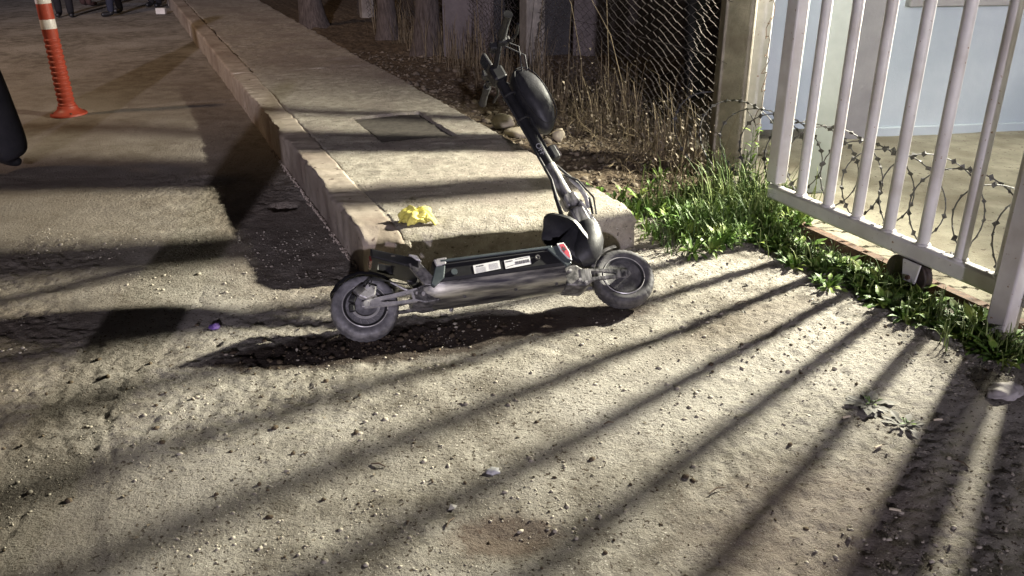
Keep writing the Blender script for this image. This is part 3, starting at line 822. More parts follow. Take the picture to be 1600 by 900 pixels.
tx(ink, 0.460, 0.492, 0.0905, 0.0050)
sp('heading_print', ink, M['ink'], s1)
ink = MB()
for i in range(5): tx(ink, 0.458, 0.500, 0.084 - i * 0.0042, 0.0018)
for i in range(6): tx(ink, 0.515, 0.554, 0.091 - i * 0.0042, 0.0018)
sp('small_print', ink, M['greyink'], s1)
s2 = sticker('barcode_sticker', 0.582, 0.070, 0.695, 0.108, yf, deck)
ink = MB()
tx(ink, 0.588, 0.618, 0.0985, 0.0046, 0.582)
tx(ink, 0.632, 0.690, 0.1030, 0.0014, 0.582)
ink.bar((0.588, yf - 0.0016, 0.078), (0.625, yf - 0.0016, 0.0855), 0.0006, 0.0014)
x = 0.628
while x < 0.686:
    l = r2.choice((0.0012, 0.0022, 0.003)); zz_ = 0.080 + (x - 0.582) * 0.088
    ink.prism([(x, zz_), (x + l, zz_), (x + l, zz_ + 0.014), (x, zz_ + 0.014)], yf - 0.0018, yf - 0.0011, xz); x += l + r2.choice((0.0012, 0.0018))
sp('barcode', ink, M['ink'], s2)
sp('charge_port', MB().lathe([(0.0, -0.0035), (0.006, -0.0035), (0.0075, -0.005), (0.0105, -0.005), (0.0115, 0.004), (0, 0.004)], 'y', 20, (0.728, -0.1065, 0.106)), M['darkalloy'], deck, smooth=True)

# rear kick plate: a hollow boxed handle
kp = sp('kick_plate', MB().ring_prism([(0.045, -0.082), (0.13, -0.082), (0.235, -0.085), (0.235, 0.085), (0.13, 0.082), (0.045, 0.082)],
                                     [(0.075, -0.045), (0.11, -0.045), (0.135, -0.042), (0.135, 0.042), (0.11, 0.045), (0.075, 0.045)], 0.0, 0.050,
                                     lambda a, b, t: Vector((a, b, 0.236 - 0.36 * (a - 0.045) - t * (1.0 - 0.2 * (0.235 - a) / 0.19)))), M['black'], bevel=0.007)
sp('tail_light', MB().box((0.046, 0, 0.205), (0.012, 0.10, 0.022)), M['redlens'], kp, bevel=0.003)
sp('plate_highlight_edge', MB().prism([(0.195, 0.190), (0.228, 0.181), (0.245, 0.150), (0.222, 0.160)], -0.090, -0.060, xz), M['alloy'], kp, bevel=0.004)  # silver cap on the end of the kick plate
for yy in (-0.072, 0.072):
    sp('kick_plate_strut', MB().prism([(0.185, 0.150), (0.232, 0.160), (0.285, 0.075), (0.278, 0.040), (0.240, 0.050)], yy - 0.012, yy + 0.012, xz), M['darkalloy'], bevel=0.004)


# wheels
def tyre_mod(phase):
    def f(r, h, a):
        if r > 0.124:
            g = math.sin(a * 30 + phase + (h * 110 if h > 0 else -h * 110))
            if g > 0.6: r -= 0.0022
            if abs(abs(h) - 0.013) < 0.003: r -= 0.0025
        return r
    return f


tp = [(0.088, -0.031), (0.098, -0.039), (0.111, -0.0435), (0.122, -0.042), (0.130, -0.036), (0.1345, -0.026), (0.1368, -0.016), (0.1375, -0.011), (0.138, 0.0),
      (0.1375, 0.011), (0.1368, 0.016), (0.1345, 0.026), (0.130, 0.036), (0.122, 0.042), (0.111, 0.0435), (0.098, 0.039), (0.088, 0.031)]


def wheel(name, tyre_m, hub_m, fins):
    wh = sp(name, MB().lathe([(0.0, -0.024), (0.034, -0.025), (0.042, -0.020), (0.068, -0.020), (0.072, -0.014), (0.072, 0.014), (0.068, 0.020), (0.042, 0.020), (0.034, 0.025), (0, 0.024)], 'y', 40), hub_m, smooth=True)
    sp('tyre', MB().lathe(tp, 'y', 180, mod=tyre_mod(0.3)), tyre_m, wh, smooth=True)
    sp('rim', MB().lathe([(0.070, -0.026), (0.083, -0.0345), (0.0895, -0.0375), (0.0905, -0.034), (0.086, -0.028), (0.080, -0.022), (0.080, 0.022), (0.086, 0.028), (0.0905, 0.034), (0.0895, 0.0375), (0.083, 0.0345), (0.070, 0.026)], 'y', 64, close=True), M['blackmatte'], wh, smooth=True)
    sp('rim_lip', MB().lathe([(0.0865, -0.0345), (0.0895, -0.0395), (0.0925, -0.0375), (0.0905, -0.033)], 'y', 72, close=True), M['alloy'], wh, smooth=True)
    if fins > 20:
        fm = MB()
        for i in range(fins):
            a = 2 * PI * i / fins
            fm.box((0.057 * math.cos(a), -0.0215, 0.057 * math.sin(a)), (0.024, 0.005, 0.0035), Matrix.Rotation(-a, 3, 'Y'))
        fo = sp('fins', fm, M['darkalloy'], wh); fo['kind'] = 'stuff'
    else:
        for i in range(fins):
            a = 2 * PI * i / fins
            q = sp('spoke', MB().box((0.067 * math.cos(a), -0.026, 0.067 * math.sin(a)), (0.022, 0.010, 0.007), Matrix.Rotation(-a - 0.5, 3, 'Y')), M['alloy'], wh, bevel=0.002)
        sp('hub_ring', MB().lathe([(0.040, -0.024), (0.046, -0.028), (0.049, -0.024)], 'y', 40, close=True), M['alloy'], wh, smooth=True)
    sp('axle_nut', MB().lathe([(0, -0.062), (0.009, -0.062), (0.011, -0.056), (0.011, 0.056), (0.009, 0.062), (0, 0.062)], 'y', 6), M['alloy'], wh)
    return wh


rwh = wheel('rear_wheel', M['dustrubber'], M['blackmatte'], 16)
rwh.location = (-0.004, 0, 0.006)
fwh = wheel('front_wheel', M['rubber'], M['blackmatte'], 36)
fwh.location = (1.122, 0, 0.004)
fwh.rotation_euler = (rad(-8), 0, rad(-7))


def swing_arm(name, pivot, hub, yy, hw0, hw1, m, thick=0.016):
    """flat arm with a long triangular window"""
    a, b = Vector((pivot[0], pivot[1])), Vector((hub[0], hub[1]))
    d = (b - a).normalized(); n = Vector((-d.y, d.x)); L = (b - a).length

    def q(s, t): 
        p = a + d * s * L + n * t
        return (p.x, p.y)
    outer = [q(-0.06, -hw0), q(0.5, -hw0 * .72), q(1.0, -hw1), q(1.09, -hw1 * .5), q(1.09, hw1 * .5), q(1.0, hw1), q(0.5, hw0 * .85), q(-0.06, hw0)]
    inner = [q(0.18, -hw0 * .35), q(0.45, -hw0 * .26), q(0.70, -hw1 * .25), q(0.74, -hw1 * .1), q(0.74, hw1 * .1), q(0.70, hw1 * .3), q(0.45, hw0 * .42), q(0.18, hw0 * .58)]
    o_ = sp(name, MB().ring_prism(outer, inner, yy - thick / 2, yy + thick / 2, xz), m, bevel=0.003)
    sp('axle_boss', MB().lathe([(0, -0.011), (0.013, -0.011), (0.017, -0.006), (0.017, 0.006), (0, 0.008)], 'y', 24, (hub[0], yy, hub[1])), m, o_, smooth=True)
    return o_


for yy in (-0.056, 0.056):
    swing_arm('rear_swing_arm', (0.225, 0.020), (0.0, 0.004), yy, 0.030, 0.017, M['alloy'] if yy < 0 else M['darkalloy'])
    swing_arm('front_swing_arm', (0.925, 0.020), (1.122, 0.008), yy, 0.030, 0.015, M['darkalloy'] if yy > 0 else M['stemmetal'])
sp('rear_pivot_block', MB().prism([(0.185, 0.040), (0.245, 0.062), (0.290, 0.050), (0.300, -0.018), (0.235, -0.022), (0.190, -0.006)], -0.064, 0.064, xz), M['darkalloy'], bevel=0.007)
sp('front_pivot_block', MB().prism([(0.838, 0.070), (0.90, 0.078), (0.945, 0.040), (0.962, -0.010), (0.930, -0.030), (0.845, -0.016)], -0.062, 0.062, xz), M['darkalloy'], bevel=0.007)
for x, z in ((0.872, 0.048), (0.930, -0.012), (0.905, 0.002)):
    sp('pivot_bolt', MB().lathe([(0, -0.006), (0.0065, -0.006), (0.0075, 0), (0.0075, 0.006)], 'y', 8, (x, -0.064, z)), M['alloy'], smooth=True)
for x, z, r_ in ((0.262, 0.034, 0.011), (0.232, 0.018, 0.009), (0.205, 0.024, 0.006)):
    sp('pivot_bolt', MB().lathe([(0, -0.007), (r_ * .8, -0.007), (r_, 0), (r_, 0.006)], 'y', 10, (x, -0.066, z)), M['alloy'], smooth=True)
# rear brake and mudguard
sp('brake_disc', MB().lathe([(0.050, -0.002), (0.060, -0.002), (0.060, 0.0), (0.050, 0.0)], 'y', 40, (-0.004, -0.046, 0.006), close=True), M['alloy'])
cal = sp('brake_caliper', MB().prism([(-0.030, 0.040), (0.012, 0.088), (0.050, 0.070), (0.038, 0.034), (0.000, 0.022)], -0.074, -0.040, xz), M['alloy'], bevel=0.006)
sp('caliper_body', MB().box((-0.020, -0.066, 0.062), (0.044, 0.026, 0.032), Matrix.Rotation(rad(-35), 3, 'Y')), M['darkalloy'], cal, bevel=0.005)
sp('caliper_body', MB().box((-0.052, -0.060, 0.030), (0.030, 0.026, 0.026), Matrix.Rotation(rad(-60), 3, 'Y')).box((-0.060, -0.056, -0.006), (0.022, 0.02, 0.03)), M['blackmatte'], cal, bevel=0.004)
cb = MB()
for k in range(3):
    cb.tube([(-0.02 + k * .02, -0.076, 0.07), (0.02 + k * .01, -0.084, 0.098 + k * .004), (0.09, -0.075, 0.088), (0.16, -0.06, 0.07), (0.22, -0.045, 0.075)], 0.003, 6)
sp('brake_cable', cb, M['blackmatte'], cal, smooth=True)


def arc_guard(cx, cz, r, a0, a1, half, thick, n=18, wav=0.0):
    vs = []; fs = []
    for i in range(n + 1):
        a = a0 + (a1 - a0) * i / n
        for (yy, dr) in ((-half, -0.012), (-half * .8, 0), (0, 0.004), (half * .8, 0), (half, -0.012)):
            for t in (0, thick):
                rr = r + dr + t + wav * math.sin(i * 2.1)
                vs.append((cx + rr * math.cos(a), yy, cz + rr * math.sin(a)))
    w_ = 10
    for i in range(n):
        for j in range(4):
            p = i * w_ + j * 2
            fs += [(p, p + w_, p + w_ + 2, p + 2), (p + 1, p + 3, p + w_ + 3, p + w_ + 1)]
        p = i * w_
        fs += [(p, p + 1, p + w_ + 1, p + w_), (p + 8, p + w_ + 8, p + w_ + 9, p + 9)]
    for i in (0, n):
        for j in range(4):
            p = i * w_ + j * 2
            fs.append((p, p + 2, p + 3, p + 1))
    return MB().add(vs, fs)


sp('rear_mudguard', arc_guard(0.0, 0.004, 0.148, rad(28), rad(150), 0.048, 0.004, wav=0.0015), M['black'], smooth=True)
sp('mudguard_stay', MB().tube([(0.11, -0.052, 0.09), (0.16, -0.056, 0.05), (0.20, -0.058, 0.03)], 0.005, 8), M['alloy'], smooth=True)
sp('front_mudguard', arc_guard(1.122, 0.004, 0.150, rad(172), rad(92), 0.036, 0.004, n=14), M['darkalloy'], smooth=True)

# neck, boot and stem
sp('neck', MB().prism([(0.800, 0.145), (0.875, 0.150), (0.935, 0.082), (1.000, 0.090), (1.052, 0.150), (1.052, 0.252), (1.000, 0.286), (0.930, 0.262), (0.860, 0.200)], -0.050, 0.050, xz), M['boot'], bevel=0.02)
bootm = MB()
prof = [((0.925, 0.105), 0.040), ((0.955, 0.125), 0.066), ((0.988, 0.160), 0.072), ((1.005, 0.205), 0.070), ((1.012, 0.250), 0.060), ((1.008, 0.285), 0.044)]
bootm.tube([Vector((a, -0.012, b)) for (a, b), r_ in prof], [r_ for _, r_ in prof], 22)
sp('neck_boot', bootm, M['boot'], smooth=True)
# sagging collar of the boot, open and folded toward the deck
col_ = MB(); rin = []
cc = Vector((0.888, -0.040, 0.222))
ax_a = Vector((0.080, 0.0, -0.075)); ax_b = Vector((0.034, -0.070, 0.034))
vs = []; fs = []; nn = 28
for k in range(nn):
    a = 2 * PI * k / nn
    e = 1 + 0.07 * math.sin(3 * a + .6) + 0.05 * math.sin(5 * a)
    rim = cc + ax_a * math.cos(a) * e + ax_b * math.sin(a) * e
    ou = rim + (rim - cc) * 0.10 + Vector((0.012, 0.016, 0.006))
    base_ = Vector((0.965, 0.01, 0.190)) + (ax_a * math.cos(a) + ax_b * math.sin(a)) * 0.72
    inn = cc + (rim - cc) * 0.80 + Vector((0.030, 0.022, 0.0))
    deep = Vector((0.945, 0.02, 0.205)) + (ax_a * math.cos(a) + ax_b * math.sin(a)) * 0.35
    vs += [base_, ou, rim, inn, deep]
for k in range(nn):
    k2 = (k + 1) % nn
    for j in range(4): fs.append((k * 5 + j, k2 * 5 + j, k2 * 5 + j + 1, k * 5 + j + 1))
fs.append(tuple(k * 5 + 4 for k in range(nn)))
sp('boot_collar', MB().add(vs, fs), M['boot'], smooth=True)

SB = Vector((1.012, 0, 0.255)); ST = Vector((0.766, 0, 1.09)); SD = (ST - SB).normalized()
SN = Vector((SD.z, 0, -SD.x))       # toward the front


def onstem(t, f=0.0, y=0.0): return SB + (ST - SB) * t + SN * f + Vector((0, y, 0))


sp('stem_base', MB().bar(onstem(-0.03), onstem(0.13), 0.066, 0.074, SN), M['stemmetal'], bevel=0.012)
sp('base_plate', MB().bar(onstem(-0.02, 0.048), onstem(0.16, 0.036), 0.058, 0.014, SN), M['alloy'], bevel=0.003)
cl = sp('folding_clamp', MB().bar(onstem(0.14), onstem(0.215), 0.072, 0.070, SN), M['stemmetal'], bevel=0.012)
sp('clamp_lever', MB().tube([onstem(0.10, 0.055, -0.02), onstem(0.16, 0.072, -0.022), onstem(0.23, 0.066, -0.022), onstem(0.285, 0.046, -0.02)], [0.009, 0.011, 0.009, 0.005], 10), M['alloy'], cl, smooth=True)
stem = sp('stem', MB().tube([onstem(0.19), onstem(0.42), onstem(0.98)], [0.027, 0.026, 0.025], 28), M['black'], smooth=True)
sp('lower_sleeve', MB().tube([onstem(0.20), onstem(0.405)], [0.0305, 0.0295], 28), M['stemmetal'], stem, smooth=True)
# grey lettering running up the stem
cu = bpy.data.curves.new('lettering', 'FONT'); cu.body = "OFF"; cu.size = 0.036; cu.extrude = 0.0006
tmp = bpy.data.objects.new('lettering', cu); COL.objects.link(tmp)
bpy.context.view_layer.update()
lm = bpy.data.meshes.new_from_object(tmp.evaluated_get(bpy.context.evaluated_depsgraph_get()))
bpy.data.objects.remove(tmp)
lt = link_mesh('lettering', lm, M['stemprint'], stem)
xa = -SD; za = (Vector((0, -1, 0)) * 0.96 + SN * -0.28).normalized(); ya = za.cross(xa)
lt.matrix_local = Matrix.Translation(onstem(0.535) + za * 0.0264 - ya * 0.012) @ Matrix((xa, ya, za)).transposed().to_4x4()
# cables
cb = MB()
cb.tube([onstem(0.05, -0.06, -0.03), onstem(0.10, -0.085, -0.03), onstem(0.22, -0.062, -0.03), onstem(0.32, -0.034, -0.02), onstem(0.60, -0.028, -0.012), onstem(0.9, -0.03, -0.01)], [0.011, 0.010, 0.009, 0.007, 0.006, 0.005], 10)
cb.tube([onstem(0.07, 0.07, 0.0), onstem(0.15, 0.095, 0.0), onstem(0.25, 0.085, 0.0), onstem(0.33, 0.055, 0), onstem(0.40, 0.03, 0)], 0.006, 8)
cb.tube([onstem(0.05, 0.07, -0.03), onstem(0.14, 0.10, -0.03), onstem(0.26, 0.075, -0.03), onstem(0.32, 0.03, -0.02)], 0.0045, 8)
sp('stem_cable', cb, M['blackmatte'], smooth=True)
hl = sp('headlight', MB().bar(onstem(0.425, 0.052), onstem(0.505, 0.052), 0.046, 0.036, SN), M['blackmatte'], bevel=0.008)
sp('lens', MB().bar(onstem(0.43, 0.0735), onstem(0.50, 0.0735), 0.036, 0.006, SN), M['lens'], hl, bevel=0.002)
sp('headlight_mount', MB().bar(onstem(0.45, 0.022), onstem(0.48, 0.022), 0.02, 0.03, SN), M['blackmatte'], hl)
# cockpit
hd = sp('stem_head', MB().bar(onstem(0.955), onstem(1.045), 0.075, 0.070, SN), M['black'], bevel=0.014)
HB = onstem(1.03, -0.004)
RISE = Vector((0.012, 0, 0.055))
hb = [HB + Vector((0, y, 0)) + RISE * k for y, k in ((-0.34, 1.0), (-0.13, 1.0), (-0.055, 0.1), (0.055, 0.1), (0.13, 1.0), (0.34, 1.0))]
sp('handlebar', MB().tube(hb, 0.0125, 14), M['black'], smooth=True)
for sgn in (-1, 1):
    e0 = HB + RISE + Vector((0, sgn * 0.195, 0)); e1 = HB + RISE + Vector((0, sgn * 0.345, 0))
    sp('grip', MB().tube([e0, e0.lerp(e1, .05), e0.lerp(e1, .5), e0.lerp(e1, .93), e1], [0.019, 0.0205, 0.0165, 0.019, 0.021], 16), M['blackmatte'], smooth=True)
    c0 = HB + RISE + Vector((0.0, sgn * 0.155, 0))
    lv = sp('brake_lever', MB().tube([c0 + Vector((0.02, 0, 0)), c0 + Vector((0.045, sgn * 0.02, -0.012)), c0 + Vector((0.058, sgn * 0.08, -0.02)), c0 + Vector((0.048, sgn * 0.15, -0.022))], [0.011, 0.008, 0.006, 0.007], 10), M['black'], smooth=True)
    sp('lever_clamp', MB().box(c0 + Vector((0.008, 0, 0)), (0.042, 0.034, 0.034)), M['blackmatte'], lv, bevel=0.006)
    sp('control_pod', MB().box(HB + RISE + Vector((-0.018, sgn * 0.105, 0.004)), (0.05, 0.042, 0.036)), M['blackmatte'], bevel=0.007)
    sp('reservoir', MB().box(HB + RISE + Vector((0.030, sgn * 0.135, 0.018)), (0.036, 0.05, 0.026)), M['blackmatte'], bevel=0.006)
dp = sp('display', MB().box(HB + Vector((-0.030, -0.005, 0.045)), (0.018, 0.075, 0.075), Matrix.Rotation(rad(-20), 3, 'Y')), M['blackmatte'], bevel=0.006)
sp('screen', MB().box(HB + Vector((-0.0402, -0.005, 0.0485)), (0.002, 0.06, 0.060), Matrix.Rotation(rad(-20), 3, 'Y')), M['glass'], dp)
cb = MB()
for k, (a, b) in enumerate(((-0.15, 0.10), (-0.12, 0.13), (0.14, 0.11), (0.11, 0.14))):
    cb.tube([HB + RISE + Vector((0.03, a, 0.0)), HB + Vector((b, a * .9, 0.04 - .03 * k)), HB + Vector((b + .02, a * .3, -0.06)), onstem(0.86, 0.05, a * .2), onstem(0.72, 0.034, 0.01 * k - .015), onstem(0.5, 0.032, 0.006 * k - .01)], 0.0038, 7)
sp('control_cable', cb, M['blackmatte'], smooth=True)
# kickstand on the far side, down on the ground
sp('kickstand', MB().tube([(0.43, 0.085, 0.02), (0.40, 0.13, 0.062), (0.375, 0.165, 0.010)], [0.011, 0.009, 0.009], 10), M['darkalloy'], smooth=True)

# bag strapped to the front of the stem (its own thing)
bag = empty('stem_bag', (0, 0, 0), 0, 'black rounded hard-shell bag strapped to the front of the scooter stem', 'bag')
bag.matrix_world = scoot.matrix_world.copy()
bl = MB(); vs = []; fs = []; nu_, nv_ = 28, 16
cbg = onstem(0.785, 0.084)
for i in range(nv_ + 1):
    ph = -PI / 2 + PI * i / nv_
    for j in range(nu_):
        th = 2 * PI * j / nu_
        sx = lambda q, e: math.copysign(abs(q) ** e, q)
        lx = 0.175 * sx(math.cos(ph), 0.75) * sx(math.cos(th), 0.8)
        lz = 0.086 * sx(math.cos(ph), 0.75) * sx(math.sin(th), 0.85)
        ly = 0.088 * sx(math.sin(ph), 0.7)
        if lz < 0: lz *= 0.70
        taper = 1 - 0.20 * (lx / 0.175 - 0.2) ** 2
        vs.append(cbg + SD * lx + SN * lz * taper + Vector((0, ly * taper, 0)))
for i in range(nv_):
    for j in range(nu_):
        j2 = (j + 1) % nu_
        fs.append((i * nu_ + j, i * nu_ + j2, (i + 1) * nu_ + j2, (i + 1) * nu_ + j))
sp('shell', MB().add(vs, fs), M['boot'], bag, smooth=True, merge=0.0005)
zp = MB(); zz = []
for k in range(40):
    a = 2 * PI * k / 39
    zz.append(cbg + SD * 0.158 * math.copysign(abs(math.cos(a)) ** .8, math.cos(a)) + SN * 0.074 * math.copysign(abs(math.sin(a)) ** .85, math.sin(a)) * (0.7 if math.sin(a) < 0 else 1) + Vector((0, -0.063, 0)))
zp.tube(zz, 0.003, 6)
sp('zip', zp, M['blackmatte'], bag, smooth=True)
for t in (0.70, 0.86):
    st_ = MB(); lp = []
    for k in range(25):
        a = 2 * PI * k / 24
        lp.append(onstem(t, 0.004 + 0.033 * math.cos(a), 0.031 * math.sin(a)))
    st_.tube(lp, 0.006, 6)
    sp('strap', st_, M['blackmatte'], bag, smooth=True)

# ---------------------------------------------------------------- yellow glove-like cloth on the pavement
def crumple(name, loc, r, flat, m, seed, label, cat, folds=7, sub=4, stretch=(1, 1, 1), rz=0.0):
    b = bmesh.new(); bmesh.ops.create_icosphere(b, subdivisions=sub, radius=1.0)
    R_ = random.Random(seed)
    ns = [(Vector((R_.gauss(0, 1), R_.gauss(0, 1), R_.gauss(0, 1))).normalized(), R_.uniform(2.0, 6.0), R_.uniform(0, 6.28)) for _ in range(folds)]
    for v in b.verts:
        p = v.co.normalized(); d = 0
        for n_, f_, ph_ in ns:
            q = p.dot(n_) * f_ + ph_ + 0.8 * math.sin(3 * p.dot(Vector((n_.y, n_.z, n_.x))) + ph_)
            d += (1 - abs(math.sin(q))) ** 1.4
        d /= folds
        rr = 0.62 + 0.85 * d
        v.co = Vector((p.x * rr * stretch[0], p.y * rr * stretch[1], max(p.z, -0.55) * rr * flat * stretch[2])) * r
    me = bpy.data.meshes.new(name); b.to_mesh(me); b.free()
    o_ = link_mesh(name, me, m, None, True, loc=loc)
    o_.rotation_euler = (0, 0, rz)
    return tag(o_, label, cat)


def wad(name, loc, m, label, cat, rz, seed=3):
    """a cloth gathered into a wad: deep folds that run one way, pinched in the middle, with loose corners"""
    R2 = random.Random(seed)
    nu_, nv_ = 96, 60
    vs = []; fs = []
    for i in range(nv_ + 1):
        ph = -PI / 2 + PI * i / nv_
        for j in range(nu_):
            th = 2 * PI * j / nu_
            d = Vector((math.cos(ph) * math.cos(th), math.cos(ph) * math.sin(th), math.sin(ph)))
            q = d.y * 1.7 + 2.6 * float(vn(d.x + 3, d.z * .8 + d.y, 0.8, 70)) + 0.5 * d.z
            r = 0.86 + 0.13 * (1 - abs(math.sin(q * 1.9)) * 2) + 0.045 * (1 - abs(math.sin(q * 4.3 + 4 * float(vn(d.x, d.y + d.z, 0.5, 71)))) * 2) + 0.22 * float(vn(d.x + d.z, d.y, 0.8, 72))
            r *= 1 - 0.25 * math.exp(-((d.x - 0.15) / 0.22) ** 2)
            vs.append((d.x * r * 0.088, d.y * r * 0.066, max(d.z, -0.5) * r * 0.056))
    for i in range(nv_):
        for j in range(nu_):
            j2 = (j + 1) % nu_
            fs.append((i * nu_ + j, i * nu_ + j2, (i + 1) * nu_ + j2, (i + 1) * nu_ + j))
    mb_ = MB().add(vs, fs)
    o_ = mb_.build(name, m, smooth=False, merge=0.0002)
    o_.data.polygons.foreach_set('use_smooth', [True] * len(o_.data.polygons))
    o_.location = loc; o_.rotation_euler = (0, 0, rz)
    tag(o_, label, cat)
    for (x, y, a, L_, w_) in ((0.052, -0.022, -0.45, 0.042, 0.024), (-0.05, 0.01, 2.9, 0.036, 0.022)):
        c = []; n = 9
        for i in range(n):
            t = i / (n - 1)
            for k in range(7):
                q = (k - 3) / 3
                wz = 0.010 * math.cos(q * 4.0 + i * .3) + 0.012 * (1 - t) - 0.035 * t * t
                c.append((x + math.cos(a) * L_ * t - math.sin(a) * w_ * q * (1 - .3 * t), y + math.sin(a) * L_ * t + math.cos(a) * w_ * q * (1 - .3 * t), wz))
        f_ = [(i * 7 + k, i * 7 + k + 1, (i + 1) * 7 + k + 1, (i + 1) * 7 + k) for i in range(n - 1) for k in range(6)]
        fo = MB().add(c, f_).build('fold', m, o_, fixn=True)
        fo.data.polygons.foreach_set('use_smooth', [True] * len(fo.data.polygons))
        so = fo.modifiers.new('thick', 'SOLIDIFY'); so.thickness = 0.003
    return o_


wad('crumpled_cloth', (-0.467, 4.0, 0.234), M['yellow'], 'crumpled bright yellow cloth lying on the pavement end', 'cloth', 0.25)

# ---------------------------------------------------------------- delineator post
dl = empty('delineator_post', (-3.80, 7.40, gh(-3.80, 7.40)), 0, 'orange flexible delineator post with white bands on the road', 'traffic post')
dl.rotation_euler = (0, rad(-1.5), 0)
pm = [(0.148, 0.0), (0.146, 0.014), (0.112, 0.030), (0.085, 0.050), (0.078, 0.075)]
z = 0.075
while z < 0.62:
    pm += [(0.070 - 0.012 * z, z + 0.004), (0.070 - 0.012 * z, z + 0.022), (0.063 - 0.012 * z, z + 0.028), (0.063 - 0.012 * z, z + 0.040)]
    z += 0.044
pm += [(0.060, 0.66), (0.056, 1.28), (0.058, 1.30), (0.035, 1.34), (0.0, 1.345)]
MB().lathe(pm, 'z', 32).build('post_body', M['orange'], dl, smooth=True)
for za, zb in ((0.71, 0.79), (0.91, 0.99), (1.10, 1.18)):
    MB().lathe([(0.0595, za), (0.0602, za + .004), (0.0592, zb - .004), (0.0585, zb)], 'z', 32).build('reflective_band', M['reflect'], dl, smooth=True)
for k in range(4):
    a = k * PI / 2 + .6
    MB().lathe([(0.012, 0.014), (0.011, 0.03), (0, 0.031)], 'z', 6, (0.122 * math.cos(a), 0.122 * math.sin(a), 0)).build('anchor_bolt', M['rust'], dl)


# ---------------------------------------------------------------- people
def person(loc, rz, label, mats, joints, group=None):
    """one continuous skinned body; mats = (shoe, trousers, jacket, skin)"""
    root = empty('person', loc, rz, label, 'person', group)
    J = joints
    names = list(J.keys()); idx = {n: i for i, n in enumerate(names)}
    E_ = [(n, J[n][2]) for n in names if J[n][2]]
    me = bpy.data.meshes.new('body'); me.from_pydata([J[n][0] for n in names], [(idx[a], idx[b]) for a, b in E_], [])
    o_ = bpy.data.objects.new('body', me); COL.objects.link(o_)
    md = o_.modifiers.new('skin', 'SKIN')
    md.branch_smoothing = 0.6
    for i, n in enumerate(names):
        s_ = me.skin_vertices[0].data[i]; s_.radius = (J[n][1], J[n][1]); s_.use_root = (n == 'pelvis')
    o_.modifiers.new('sub', 'SUBSURF').levels = 2
    bpy.context.view_layer.update()
    ev = bpy.data.meshes.new_from_object(o_.evaluated_get(bpy.context.evaluated_depsgraph_get()))
    bpy.data.objects.remove(o_)
    ev.name = 'body'
    ev.materials.clear()
    for q in mats: ev.materials.append(q)
    hz = J['pelvis'][0][2] + 0.03
    for p in ev.polygons:
        c = p.center
        p.use_smooth = True
        p.material_index = 0 if c.z < 0.085 else (1 if c.z < hz else (2 if c.z < J['neck'][0][2] else 3))
        for hn in ('hand_r', 'hand_l'):
            if (c - Vector(J[hn][0])).length < 0.11: p.material_index = 3
    bo_ = link_mesh('body', ev, None, root)
    hp = Vector(J['head'][0])
    MB().lathe([(0.001, -0.02), (0.06, -0.01), (0.098, 0.03), (0.096, 0.07), (0.06, 0.115), (0.001, 0.125)], 'z', 16, hp + Vector((0, 0.012, 0.01))).build('hair', M['hair'], root, smooth=True)
    return root


def stand(step=0.0, spread=0.10, h=1.74, foot=0.16, fat=1.0, tuck=0.0):
    k = h / 1.74
    g = {}
    g['pelvis'] = ((0, 0, 0.92 * k), 0.135, None)
    for s_, n in ((-1, 'l'), (1, 'r')):
        d = step * s_
        g['hip_' + n] = ((s_ * 0.09, 0, 0.86 * k), 0.095 * fat, 'pelvis')
        g['knee_' + n] = ((s_ * (0.09 + spread * .4), -d * .5 - 0.02, 0.48 * k), 0.070 * fat, 'hip_' + n)
        g['ankle_' + n] = ((s_ * (0.09 + spread * .6), -d, 0.10 * k), 0.060 * fat, 'knee_' + n)
        g['heel_' + n] = ((s_ * (0.09 + spread * .6), -d + 0.01, 0.052), 0.048, 'ankle_' + n)
        g['toe_' + n] = ((s_ * (0.11 + spread * .6), -d - foot, 0.040), 0.036, 'heel_' + n)
    g['belly'] = ((0, 0, 1.10 * k), 0.135, 'pelvis')
    g['chest'] = ((0, 0.0, 1.32 * k), 0.15, 'belly')
    g['neck'] = ((0, 0.0, 1.49 * k), 0.055, 'chest')
    g['head'] = ((0, -0.01, 1.61 * k), 0.095, 'neck')
    g['crown'] = ((0, -0.005, 1.70 * k), 0.075, 'head')
    for s_, n in ((-1, 'l'), (1, 'r')):
        g['shoulder_' + n] = ((s_ * 0.19, 0, 1.41 * k), 0.065, 'chest')
        g['elbow_' + n] = ((s_ * (0.25 - tuck), 0.03, 1.13 * k), 0.048, 'shoulder_' + n)
        g['wrist_' + n] = ((s_ * (0.24 - 1.3 * tuck), -0.08, 0.90 * k), 0.032, 'elbow_' + n)
        g['hand_' + n] = ((s_ * (0.235 - 1.3 * tuck), -0.10, 0.82 * k), 0.036, 'wrist_' + n)
        for f_ in range(4):
            g['finger%d_%s' % (f_, n)] = ((s_ * (0.225 - 1.3 * tuck + 0.004 * f_), -0.125 + 0.020 * f_, (0.735 + 0.01 * abs(f_ - 1.3)) * k), 0.009, 'hand_' + n)
        g['thumb_' + n] = ((s_ * (0.20 - 1.3 * tuck), -0.145, 0.80 * k), 0.010, 'hand_' + n)
    return g


